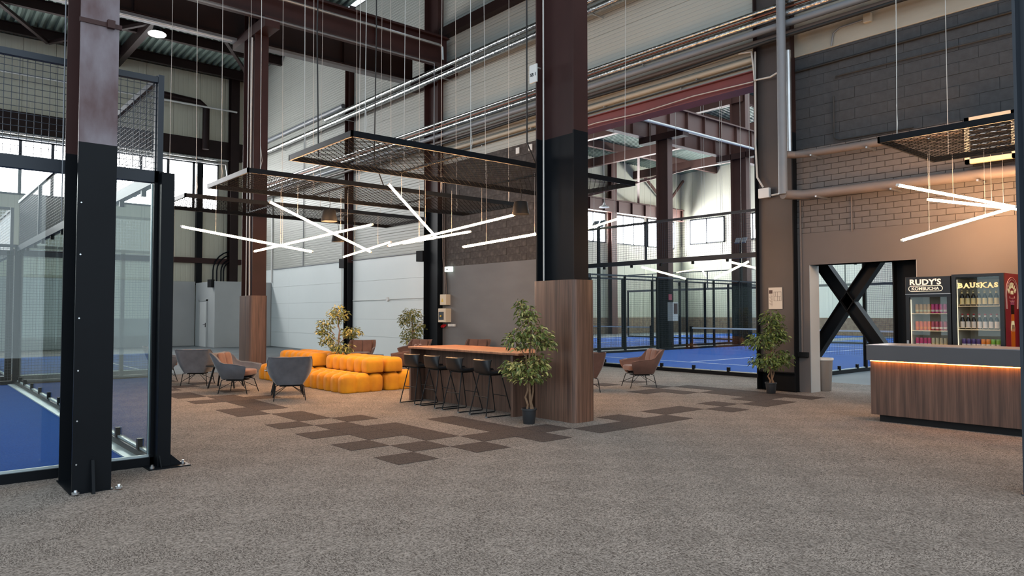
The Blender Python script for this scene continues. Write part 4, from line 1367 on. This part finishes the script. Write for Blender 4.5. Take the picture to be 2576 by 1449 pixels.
def tree(label, x, y, clusters, n_leaves, mleaf, seed, single=0, size=1.0, lean=(0, 0), pot=True, leaf=.078):
    """clusters: (lateral, depth, z, rx, rz, weight) relative to the stem."""
    rr = random.Random(seed)
    t = thing('potted_tree', label, 'plant', (x, y, 0))
    if pot:
        obj('pot', MB().lathe([(.078, 0), (.082, .005), (.10, .19), (.112, .192), (.112, .215), (.098, .215), (.095, .17), (.02, .165)], 0, 0, 28), 'pot_black', t, smooth=True)
        obj('soil', MB().lathe([(.095, .165), (.09, .175), (.02, .18)], 0, 0, 20), 'soil', t)
    rw_, fw_2 = Vector((rgt2.x, rgt2.y, 0)), Vector((fwd2.x, fwd2.y, 0))
    cen = []
    for (la, de, z, rx_, rz_, wt) in clusters:
        cen.append((rw_ * la + fw_2 * de + Vector((0, 0, z)), rx_, rz_, wt))
    for k, (ox, r0, top) in enumerate(((-.03, .017, .55), (.02, .02, 1.0), (.05, .013, .75))):
        zt = .17 + (max(c[0].z for c in cen) - .2) * top
        pts = [rw_ * (ox + .02 * math.sin(q * 2.3 + k)) + fw_2 * (.015 * math.cos(q * 3 + k * 2)) + Vector((0, 0, .16 + (zt - .16) * q / 8)) for q in range(9)]
        obj('trunk', MB().tube(pts, [r0 * (1 - .6 * q / 8) for q in range(9)], 7), 'bark', t, smooth=True)
    brm = MB()
    for (c, rx_, rz_, wt) in cen:
        base = Vector((c.x * .25, c.y * .25, max(.3, c.z - rz_ * 1.1 - .06)))
        brm.tube([base, (base + c) / 2 + Vector((0, 0, .02)), c], [.009, .006, .004], 5)
        for q in range(5):
            a = rr.uniform(0, 2 * PI)
            brm.tube([c, c + Vector((math.cos(a) * rx_ * .8, math.sin(a) * rx_ * .8, rr.uniform(-.3, .9) * rz_))], [.004, .002], 4)
    obj('branches', brm, 'bark', t, stuff=True)
    lm = leaf_mesh(leaf, leaf * .42)
    lme = None
    rest = MB()
    tot = sum(c[3] for c in cen)
    made = 0
    for (c, rx_, rz_, wt) in cen:
        nl = int(n_leaves * wt / tot)
        for q in range(nl):
            while True:
                p = Vector((rr.uniform(-1, 1), rr.uniform(-1, 1), rr.uniform(-1, 1)))
                if .15 < p.length < 1:
                    break
            p = p * (.45 + .55 * p.length)
            pos = c + Vector((p.x * rx_, p.y * rx_, p.z * rz_))
            outd = Vector((p.x, p.y, 0))
            yaw = math.atan2(outd.y, outd.x) + rr.uniform(-.9, .9)
            pit = rr.uniform(-.35, 1.0)
            sc = size * rr.uniform(.75, 1.25)
            mtx = Matrix.Translation(pos) @ Matrix.Rotation(yaw, 4, 'Z') @ Matrix.Rotation(pit, 4, 'Y') @ Matrix.Rotation(rr.uniform(-.7, .7), 4, 'X') @ Matrix.Scale(sc, 4)
            if made < single and q % 2 == 0:
                if lme is None:
                    lme = lm.mesh('leaf')
                    lme.materials.append(M(mleaf))
                o = bpy.data.objects.new('leaf', lme)
                COL.objects.link(o)
                o.parent = t
                o.matrix_local = mtx
                made += 1
            else:
                rest.add([mtx @ Vector(v) for v in lm.v], lm.f)
    obj('foliage', rest, mleaf, t, stuff=True)
    return t

tree('potted variegated ficus beside the walnut column box and bar stools', 6.78, 7.59, [(-.02, 0, .72, .34, .17, 3.2), (-.24, 0, .78, .17, .12, 1), (.12, .05, .86, .2, .14, 1.2), (.04, 0, 1.22, .30, .2, 3), (.24, 0, 1.12, .16, .14, 1), (-.2, 0, 1.15, .16, .14, 1), (-.02, 0, 1.5, .17, .17, 1.4), (-.12, 0, 1.66, .09, .09, .4)], 1700, 'leaf', 3, single=290, leaf=.068)
tree('potted ficus before the dark wall column with poster', 12.8, 7.38, [(-.06, 0, .62, .36, .16, 2.4), (.18, 0, .66, .26, .2, 1.6), (-.2, 0, .98, .3, .17, 2), (.06, 0, 1.1, .28, .2, 2), (.02, 0, 1.42, .22, .2, 1.6), (.1, 0, 1.2, .2, .2, 1)], 1600, 'leaf_deep', 5, leaf=.075)
tree('slender ficus rising between the two orange sofas', 7.52, 14.8, [(0, 0, 1.53, .24, .22, 2.2), (-.28, 0, 1.28, .2, .15, 1.2), (.3, 0, 1.12, .24, .15, 1.6), (-.2, 0, .95, .22, .13, 1.1), (.12, 0, .75, .26, .14, 1.4), (-.05, 0, .8, .2, .14, 1), (-.33, 0, 1.12, .16, .07, .6)], 1150, 'leaf_light', 8, leaf=.074)
tree('ficus by the pale wall beyond the bar table', 12.2, 19.1, [(0, 0, 1.45, .36, .28, 2.2), (-.22, 0, 1.3, .22, .2, 1), (.2, 0, 1.15, .26, .2, 1), (0, 0, .9, .34, .22, 1.6), (0, 0, .7, .34, .16, 1)], 1150, 'leaf_light', 12, leaf=.085)

# ================================================================= COUNTER
ctr = thing('reception_counter', 'long walnut reception counter with grey top band and amber light', 'counter', (10.95, 1.5, 0))
wpart('plinth', seg([(10.72, -3.5, 0, 11.3, 4.5, .1)]), 'black_matt', ctr)
wpart('front_panel', seg([(10.65, -3.5, .1, 11.32, 4.59, .85)]), 'walnut', ctr)
wpart('top_band', seg([(10.55, -3.5, .87, 11.36, 4.60, 1.078)]), 'counter_grey', ctr, bevel=.004)
wpart('counter_top', seg([(10.548, -3.5, 1.078, 11.362, 4.602, 1.09)]), 'counter_top', ctr)
wpart('led_strip', seg([(10.60, -3.5, .856, 10.64, 4.57, .869)]), 'led_amber', ctr)
ws = thing('wood_shelf_wall', 'upright orange wood shelf panel beside the red fridge', 'shelf', (13.3, 3.2, 0))
wpart('side_board', seg([(13.0, 3.22, 0, WX - .02, 3.26, 2.5)]), 'table_wood', ws)
wpart('back_board', seg([(13.44, 2.2, 0, WX - .01, 3.22, 2.5)]), 'table_wood', ws)
for z in (1.35, 1.8):
    wpart('shelf_board', seg([(13.05, 2.2, z, 13.44, 3.22, z + .04)]), 'table_wood', ws)

# ================================================================= LETTERING
def text_mesh(txt, size=1.0, depth=.004, fat=0.0, space=1.0):
    cu = bpy.data.curves.new('lettering', 'FONT')
    cu.body = txt
    cu.size = size
    cu.extrude = depth / 2
    cu.offset = fat
    cu.space_character = space
    cu.align_x = 'CENTER'
    cu.align_y = 'CENTER'
    cu.resolution_u = 3
    o = bpy.data.objects.new('lettering', cu)
    COL.objects.link(o)
    bpy.context.view_layer.update()
    dg = bpy.context.evaluated_depsgraph_get()
    me = bpy.data.meshes.new_from_object(o.evaluated_get(dg))
    bpy.data.objects.remove(o)
    bpy.data.curves.remove(cu)
    return me

FACE_X = Matrix(((0, 0, -1), (-1, 0, 0), (0, 1, 0))).to_4x4()   # reads from -x
FACE_Y = Matrix(((1, 0, 0), (0, 0, -1), (0, 1, 0))).to_4x4()    # reads from -y

def lettering(name, txt, parent, loc, width, height, m, face=FACE_X, fat=0.0, space=1.0, rot=0.0, depth=.004):
    me = text_mesh(txt, 1.0, depth, fat, space)
    xs = [v.co.x for v in me.vertices]
    ys = [v.co.y for v in me.vertices]
    w, h = max(xs) - min(xs), max(ys) - min(ys)
    cx, cy = (max(xs) + min(xs)) / 2, (max(ys) + min(ys)) / 2
    rm = Matrix.Rotation(rot, 4, 'Z')
    for v in me.vertices:
        p = rm @ Vector(((v.co.x - cx) * width / w, (v.co.y - cy) * height / h, v.co.z))
        v.co = Matrix.Translation(loc) @ face @ p
    me.materials.append(M(m))
    o = bpy.data.objects.new(name, me)
    COL.objects.link(o)
    o.parent = parent
    if parent:
        o.matrix_parent_inverse = Matrix.Translation(-parent.location)
    return o

lettering('sign_text', 'SB 1', sg, (7.178, 7.94, 5.1), .12, .05, 'black_matt', fat=.01)

# ================================================================= FRIDGES
def fridge(label, y0, y1, x0, depth, ztop, outer, side_m, inner, glass_z, shelf_z, header=None):
    t = thing('display_fridge', label, 'fridge', (x0 + depth / 2, (y0 + y1) / 2, 0))
    w = .035
    x1 = x0 + depth
    wpart('side_panel', seg([(x0 + .05, y0, 0, x1, y0 + w, ztop)]), side_m, t)
    wpart('side_panel', seg([(x0 + .05, y1 - w, 0, x1, y1, ztop)]), outer, t)
    wpart('back_panel', seg([(x1 - w, y0 + w, 0, x1, y1 - w, ztop)]), outer, t)
    wpart('top_panel', seg([(x0 + .05, y0 + w, ztop - .06, x1 - w, y1 - w, ztop)]), outer, t)
    wpart('base', seg([(x0 + .05, y0 + w, 0, x1 - w, y1 - w, .3)]), outer, t)
    b = MB()
    b.box(x0 + .06, y0 + w, .3, x1 - w, y0 + w + .006, ztop - .06)
    b.box(x0 + .06, y1 - w - .006, .3, x1 - w, y1 - w, ztop - .06)
    b.box(x1 - w - .006, y0 + w, .3, x1 - w, y1 - w, ztop - .06)
    wpart('inner_lining', b, inner, t)
    zt = glass_z
    dr = wpart('door', seg([(x0, y0, .12, x0 + .05, y0 + .055, zt), (x0, y1 - .055, .12, x0 + .05, y1, zt), (x0, y0 + .055, zt - .045, x0 + .05, y1 - .055, zt), (x0, y0 + .055, .12, x0 + .05, y1 - .055, .2)]), 'fridge_black', t)
    wpart('glass', seg([(x0 + .022, y0 + .055, .2, x0 + .03, y1 - .055, zt - .045)]), 'fridge_glass', dr)
    if header:
        wpart('header', seg([(x0 - .01, y0, zt + .01, x0 + .05, y1, ztop)]), 'fridge_black', t, bevel=.006)
        wpart('trim_strip', seg([(x0 - .012, y0, zt, x0 + .05, y1, zt + .01)]), 'can_metal', t)
    for z in shelf_z:
        sh_ = wpart('shelf', seg([(x0 + .1, y0 + w + .01, z - .014, x1 - w - .01, y1 - w - .01, z)]), 'shelf_cream', t)
    wpart('light_strip', seg([(x0 + .07, y1 - w - .02, .5, x0 + .085, y1 - w - .008, zt - .08)]), 'fridge_fill_glow', t)  # added glowing strip that brightens the fridge interior
    return t

glow('fridge_fill_glow', (1, .85, .6), .6)  # weak fill glow for the strip added inside the fridges
F1 = fridge('black drinks fridge with a lettered header left of the red one', 4.115, 4.77, 12.4, .62, 2.115, 'fridge_black', 'fridge_black', 'fridge_inner', 1.835, (1.0, 1.262, 1.535), True)
lettering('header_text', "RUDY'S", F1, (12.387, 4.47, 2.03), .455, .095, 'sign_cream', fat=.028, space=1.05)
lettering('header_text', 'KOMBUCHA', F1, (12.387, 4.47, 1.925), .40, .05, 'sign_cream', fat=.012)
ring = []
for (cy, a0) in ((.205, -90), (-.205, 90)):
    for k in range(7):
        a = math.radians(a0 + k * 30)
        ring.append((cy + .042 * math.cos(a), .042 * math.sin(a)))
pts = [(12.388, 4.47 + a, 1.925 + b) for a, b in ring]
wpart('header_outline', MB().tube(pts + pts[:1], .005, 5), 'sign_cream', F1)
wpart('latch', seg([(12.39, 4.73, 1.02, 12.4, 4.76, 1.1)]), 'can_metal', F1)

F2 = fridge('tall red sided beer fridge with gold lettering', 3.41, 4.10, 12.4, .70, 2.13, 'fridge_black', 'fridge_red', 'fridge_inner', 2.13, (1.02, 1.29, 1.65))
# slab serif word on the glass
yl = 4.02
for ch, w_ in (('B', .075), ('A', .085), ('U', .075), ('S', .062), ('K', .085), ('A', .085), ('S', .062)):
    yc = yl - w_ / 2
    zc = 1.958
    lettering('door_letter', ch, F2, (12.414, yc, zc), w_ * .86, .074, 'sign_gold', fat=.05)
    for dz, spans in ((-.037, {'A': (-.4, .4), 'K': (-.42, .42), 'B': (-.36,), 'U': ()}.get(ch, ())), (.037, {'U': (-.36, .36), 'K': (-.42, .36), 'B': (-.36,)}.get(ch, ()))):
        for s_ in spans:
            wpart('serif', seg([(12.411, yc - s_ * w_ - .014, zc + dz - .006, 12.416, yc - s_ * w_ + .014, zc + dz + .006)]), 'sign_gold', F2)
    yl -= w_ + .002
# emblem and bottle on the red side (reads from -y)
ex0, ey = 12.76, 3.405
for k, ch in enumerate('BAUSKAS'):
    a = math.radians(62 - k * 20.6)
    lettering('emblem_letter', ch, F2, (ex0 - .0 + .155 * math.sin(-a) * 1.15, ey, 1.80 + .155 * math.cos(a)), .05, .085, 'sign_gold', FACE_Y, fat=.03, rot=a * .8)
lettering('emblem_text', 'ALUS', F2, (ex0, ey, 1.845), .13, .055, 'sign_gold', FACE_Y, fat=.03)
for (rr_, z0) in ((.235, 1.80), (.27, 1.80)):
    pts = [(ex0 + rr_ * math.sin(math.radians(q)) * 1.1, ey - .001, z0 + rr_ * math.cos(math.radians(q))) for q in range(-95, 96, 10)]
    pts = [(ex0 - rr_ * 1.0, ey - .001, z0 - .2)] + pts + [(ex0 + rr_ * 1.0, ey - .001, z0 - .2)]
    wpart('emblem_line', MB().tube(pts, .005, 5), 'sign_pale', F2)
wpart('emblem_line', MB().tube([(ex0 - .11, ey, 1.79), (ex0 - .11, ey, 1.76), (ex0 + .11, ey, 1.76), (ex0 + .11, ey, 1.79)], .005, 5), 'sign_pale', F2)
wpart('emblem_line', MB().tube([(ex0 - .1, ey, 1.72), (ex0 - .04, ey, 1.70), (ex0, ey, 1.72), (ex0 + .04, ey, 1.70), (ex0 + .1, ey, 1.72)], .005, 5), 'sign_pale', F2)
def flat(name, poly, m):
    b = MB()
    n = len(poly)
    b.add([(x, ey - .002, z) for x, z in poly] + [(x, 3.411, z) for x, z in poly], [tuple(range(n)), tuple(range(n, 2 * n))[::-1]] + [((i + 1) % n, i, i + n, (i + 1) % n + n) for i in range(n)])
    wpart(name, b, m, F2)
bx = ex0 + .02
flat('bottle_print', [(bx - .12, .9), (bx + .12, .9), (bx + .085, 1.0), (bx + .085, 1.25), (bx + .075, 1.32), (bx - .075, 1.32), (bx - .085, 1.25), (bx - .085, 1.0)], 'beer_amber')
flat('bottle_print', [(bx - .08, 1.26), (bx + .08, 1.26), (bx + .085, 1.30), (bx + .05, 1.42), (bx - .05, 1.42), (bx - .085, 1.30)], 'sign_gold')
flat('bottle_print', [(bx - .075, 1.30), (bx + .075, 1.30), (bx + .06, 1.36), (bx - .06, 1.36)], 'fridge_red')
flat('bottle_print', [(bx - .065, 1.42), (bx + .065, 1.42), (bx + .055, 1.52), (bx - .055, 1.52)], 'beer_amber')
flat('bottle_print', [(bx - .07, 1.52), (bx + .07, 1.52), (bx + .06, 1.66), (bx - .06, 1.66)], 'bottle_brown')
flat('bottle_print', [(bx - .08, 1.66), (bx + .08, 1.66), (bx + .07, 1.72), (bx, 1.745), (bx - .07, 1.72)], 'can_rose')
for z in (1.02, 1.29, 1.65):
    for (ya, yb) in ((3.5, 3.76), (3.80, 4.04)):
        wpart('shelf_rail', MB().tube([(12.52, ya, z), (12.5, ya, z + .022), (12.5, yb, z + .022), (12.52, yb, z)], .004, 5), 'shelf_cream', F2)

# drinks
ORD = {2: ('left', 'right'), 4: ('leftmost', 'second from left', 'third from left', 'rightmost'), 7: ('leftmost', 'second from left', 'third from left', 'middle', 'third from right', 'second from right', 'rightmost')}
def can_meshes(r, h, m, top=None):
    body = MB().lathe([(r * .8, 0), (r, .008), (r, h * .9), (r * .82, h * .985)], 0, 0, 14).mesh('can_body', True, 60)
    body.materials.append(M(m))
    lid = MB().lathe([(r * .82, h * .985), (r * .84, h), (r * .7, h), (r * .68, h * .985)], 0, 0, 14).mesh('lid', True, 60)
    lid.materials.append(M(top or 'can_metal'))
    band = MB().lathe([(r + .0006, h * .16), (r + .001, h * .17), (r + .001, h * .36), (r + .0006, h * .37)], 0, 0, 14).mesh('label_band', True, 60)
    return body, lid, band
def cans(label, group, y_start, pitch, n, x, z, r, h, m, band_m, top=None):
    body, lid, band = can_meshes(r, h, m, top)
    band.materials.append(M(band_m))
    for k in range(n):
        t = thing('drink_can', ORD[n][k] + ' ' + label, 'drink can', (x, y_start - k * pitch, z), R.uniform(0, 6), group)
        p_ = t
        for nm, me in (('can_body', body), ('lid', lid), ('label_band', band)):
            o = bpy.data.objects.new(nm, me)
            COL.objects.link(o)
            o.parent = p_
            if nm == 'can_body':
                p_ = o
fx = 12.58
cans('golden slim can on the top shelf of the black fridge', 'golden cans top shelf', 4.665, .0585, 4, fx, 1.536, .0262, .148, 'can_orange', 'label_beige')
cans('pink slim can on the top shelf of the black fridge', 'pink cans top shelf', 4.431, .0585, 4, fx, 1.536, .0262, .148, 'can_pink', 'label_white')
cans('orange can with green rim, middle shelf of black fridge', 'orange cans middle shelf', 4.668, .0585, 4, fx, 1.263, .0265, .145, 'can_fruit', 'can_tangerine', 'can_lime')
cans('dusty rose can on the middle shelf of the black fridge', 'rose cans middle shelf', 4.434, .0585, 4, fx, 1.263, .0265, .145, 'can_rose', 'label_white')
cans('magenta can on the bottom visible shelf of the black fridge', 'magenta cans bottom shelf', 4.668, .0585, 4, fx, 1.001, .0265, .145, 'can_magenta', 'label_white')
cans('pearl grey can on the bottom visible shelf of the black fridge', 'pearl cans bottom shelf', 4.434, .0585, 4, fx, 1.001, .0265, .145, 'can_pearl', 'label_beige')
cans('violet can at the bottom of the red sided fridge', 'violet cans', 4.0, .0655, 4, fx, 1.021, .0305, .125, 'can_violet', 'label_white')
cans('tangerine can at the bottom of the red sided fridge', 'tangerine cans', 3.738, .0655, 2, fx, 1.021, .0305, .125, 'can_tangerine', 'label_white')
cans('green can at the bottom of the red sided fridge', 'green cans', 3.607, .0655, 2, fx, 1.021, .0305, .125, 'can_green', 'label_white')
def bottles(label, group, z, lab, cap, pitch=.0765, y_start=4.015, n=7):
    r, h = .031, .235
    body = MB().lathe([(r * .9, 0), (r, .006), (r, h * .56), (r * .8, h * .66), (r * .45, h * .76), (r * .40, h * .94), (r * .46, h * .945), (r * .46, h * .96)], 0, 0, 16).mesh('bottle_body', True, 60)
    body.materials.append(MATS['bottle_brown'])
    cp_ = MB().lathe([(r * .5, h * .945), (r * .5, h * .975), (r * .42, h)], 0, 0, 12).mesh('cap', True, 60)
    cp_.materials.append(M(cap))
    lb = MB().lathe([(r + .0006, h * .08), (r + .0008, h * .09), (r + .0008, h * .48), (r + .0006, h * .5)], 0, 0, 16).mesh('label', True, 60)
    lb.materials.append(M(lab))
    nl = MB().lathe([(r * .44 + .0006, h * .80), (r * .43 + .001, h * .81), (r * .42 + .001, h * .9), (r * .41 + .0006, h * .91)], 0, 0, 12).mesh('neck_label', True, 60)
    nl.materials.append(M(lab))
    for k in range(n):
        t = thing('beer_bottle', ORD[n][k] + ' ' + label, 'bottle', (fx, y_start - k * pitch, z), 0, group)
        p_ = t
        for nm, me in (('bottle_body', body), ('cap', cp_), ('label', lb), ('neck_label', nl)):
            o = bpy.data.objects.new(nm, me)
            COL.objects.link(o)
            o.parent = p_
            if nm == 'bottle_body':
                p_ = o
bottles('beige labelled beer bottle, upper shelf of red sided fridge', 'beige label bottles', 1.651, 'label_beige', 'cap_gold')
bottles('pale labelled dark beer bottle, middle shelf of red sided fridge', 'pale label bottles', 1.291, 'label_white', 'red_socket')

# ================================================================= HANGING MESH PANELS
def mesh_panel(label, x0, y0, x1, y1, z, wires=True, lattice=(.06, .06), bar=.085, cross=(1 / 3, 2 / 3), along='x', lit=None):
    """Expanded metal raft: black angle frame, cross bars, slanted diamond strands, steel hanging wires."""
    t = thing('ceiling_mesh_panel', label, 'ceiling panel', ((x0 + x1) / 2, (y0 + y1) / 2, z), group='black mesh ceiling rafts')
    for (a, b, c, d) in ((x0, y0, x1, y0 + .03), (x0, y1 - .03, x1, y1), (x0, y0, x0 + .03, y1), (x1 - .03, y0, x1, y1)):
        wpart('frame_bar', seg([(a, b, z - bar, c, d, z)]), 'black_paint', t)
    if along == 'x':
        for f in cross:
            xc = x0 + (x1 - x0) * f
            wpart('cross_bar', seg([(xc - .02, y0 + .03, z - .05, xc + .02, y1 - .03, z - .02)]), 'black_paint', t)
    else:
        for f in cross:
            yc = y0 + (y1 - y0) * f
            wpart('cross_bar', seg([(x0 + .03, yc - .02, z - .05, x1 - .03, yc + .02, z - .02)]), 'black_paint', t)
    # diamond strands: straight lines at two slants across the raft
    mb = MB()
    lx, ly = lattice
    if along != 'x':
        lx, ly = ly, lx
    zz = z - bar + .01
    W, Dp = x1 - x0, y1 - y0
    slope = ly / lx
    for sgn in (1, -1):
        c = -W * slope if sgn > 0 else 0.0
        cmax = Dp if sgn > 0 else Dp + W * slope
        while c < cmax:
            # y = c + sgn*slope*x clipped to the raft
            pts = []
            for xx in (0, W):
                yy = c + sgn * slope * xx
                if 0 <= yy <= Dp:
                    pts.append((xx, yy))
            for yy in (0, Dp):
                xx = (yy - c) / (sgn * slope)
                if 0 < xx < W:
                    pts.append((xx, yy))
            if len(pts) >= 2:
                pts.sort()
                a, b = pts[0], pts[-1]
                if abs(a[0] - b[0]) > .03:
                    mb.bar((x0 + a[0], y0 + a[1], zz), (x0 + b[0], y0 + b[1], zz), .006, .007)
            c += ly * 2
    wpart('metal_mesh', mb, 'mesh_black', t, stuff=True)
    if wires:
        fx_ = (.04, .35, .66, .96)
        for f in fx_:
            for e in ((y0 + .06, y1 - .06) if along == 'x' else (x0 + .06, x1 - .06)):
                if along == 'x':
                    p = (x0 + (x1 - x0) * f, e)
                else:
                    p = (e, y0 + (y1 - y0) * f)
                top = (p[0] + R.uniform(-.08, .08), p[1] + R.uniform(-.08, .08), 13.3)
                hw_ = wpart('hanging_wire', MB().tube([(p[0], p[1], z), top], .0055, 4), 'cable_white', t)
                wpart('wire_loop', MB().tube([(p[0], p[1], z), (p[0] + .03, p[1], z + .16), (p[0], p[1], z + .42)], .004, 4), 'cable_white', hw_)
    return t

mesh_panel('black mesh raft nearest, hanging over the bar table', 4.62, 8.74, 10.48, 10.78, 4.0)
mesh_panel('black mesh raft in the middle, over the armchairs and sofas', 4.48, 12.13, 10.53, 14.2, 4.0)
mesh_panel('black mesh raft farthest, behind the other two rafts', 4.46, 15.53, 10.4, 17.6, 4.0)
mesh_panel('black mesh raft hanging above the reception counter', 10.42, -1.6, 12.45, 4.34, 4.0, along='y')

# black supply cables to the rafts
pipe('cable', 'black supply cable dropping to the nearest mesh raft', [(5.0, 10.6, 13.0), (5.02, 10.6, 8), (5.0, 10.62, 6), (5.03, 10.6, 4.0)], .011, 'cable_black', 'cable')
pipe('cable', 'black supply cable dropping through the middle of rafts', [(7.0, 12.3, 13.0), (7.02, 12.3, 7), (7.0, 12.32, 4.5), (7.2, 12.3, 4.02)], .012, 'cable_black', 'cable')
pipe('cable', 'black supply cable curving down by the tall column', [(8.0, 9.0, 13.0), (8.0, 9.0, 6), (8.02, 9.02, 4.4), (8.25, 9.02, 4.02), (8.5, 9.0, 4.01)], .013, 'cable_black', 'cable')

# ================================================================= LIGHT TUBES
def light_tube(label, a, b, raft_z=4.0, hang=(.25, .75)):
    a, b = Vector(a), Vector(b)
    t = thing('light_tube', label, 'light tube', (a + b) / 2, group='warm light tubes')
    d = (b - a).normalized()
    tb_ = wpart('tube', MB().tube([a, b], .021, 10), 'tube_light', t, smooth=True)
    for (e, s) in ((a, -1), (b, 1)):
        wpart('end_cap', MB().tube([e, e + d * s * .03], .022, 10), 'white_plastic', tb_)
    for f in hang:
        p = a + (b - a) * f
        wpart('hanging_wire', MB().tube([p, (p.x, p.y, max(raft_z, p.z + .3))], .0025, 4), 'cable_white', t)
    return t

for lab, a_, b_ in (
        ('falling to lower right at the far left', (3.971, 13.959, 3.126), (6.084, 13.078, 2.725)),
        ('rising to the right behind the pendant lamps', (5.819, 15.275, 2.862), (7.110, 12.598, 3.283)),
        ('long one falling steeply past the middle pendant lamp', (5.072, 12.627, 3.532), (7.389, 13.149, 2.801)),
        ('short distant one rising below the pendant lamps', (8.961, 17.327, 3.023), (8.953, 14.969, 3.233)),
        ('steep one falling before the wide wall column', (6.217, 10.468, 3.691), (7.734, 11.278, 2.969)),
        ('long one rising to the pendant lamp by the tall column', (7.264, 12.204, 2.849), (8.845, 10.331, 3.388)),
        ('short one rising before the wide wall column', (8.336, 13.393, 3.050), (8.514, 11.270, 3.130)),
        ('one whose end hides behind the tall column', (8.133, 10.938, 2.788), (8.608, 8.825, 2.960)),
        ('topmost one above the counter', (11.203, 4.379, 3.418), (12.992, 3.315, 3.127)),
        ('middle one above the counter', (12.196, 4.322, 3.300), (12.784, 3.163, 3.061)),
        ('lowest one above the counter, rising to the right', (11.982, 4.635, 2.679), (12.383, 3.242, 3.079))):
    light_tube('glowing warm light tube, ' + lab, a_, b_)

# ================================================================= PENDANT LAMPS
def pendant(label, p, top_z=3.95):
    p = Vector(p)
    t = thing('pendant_lamp', label, 'lamp', (p.x, p.y, p.z))
    sd_ = obj('shade', MB().lathe([(.155, 0), (.158, .01), (.125, .2), (.118, .225), (.05, .235), (.05, .225), (.11, .215), (.148, .01)], 0, 0, 28), 'black_matt', t, smooth=True)
    obj('diffuser', MB().lathe([(.14, .012), (.13, .02), (.02, .02)], 0, 0, 20), 'cream_plastic', sd_)
    obj('cord', MB().tube([(0, 0, .23), (.02, 0, .36), (-.01, 0, .5), (0, 0, top_z - p.z)], .006, 5), 'cable_black', t)
    return t
pendant('dark pendant lamp under the middle mesh raft', (6.519, 13.233, 3.359))
pendant('dark pendant lamp lower down under the farthest raft', (8.467, 16.697, 3.342))
pendant('dark pendant lamp beside the tall steel column', (8.586, 9.829, 3.328))
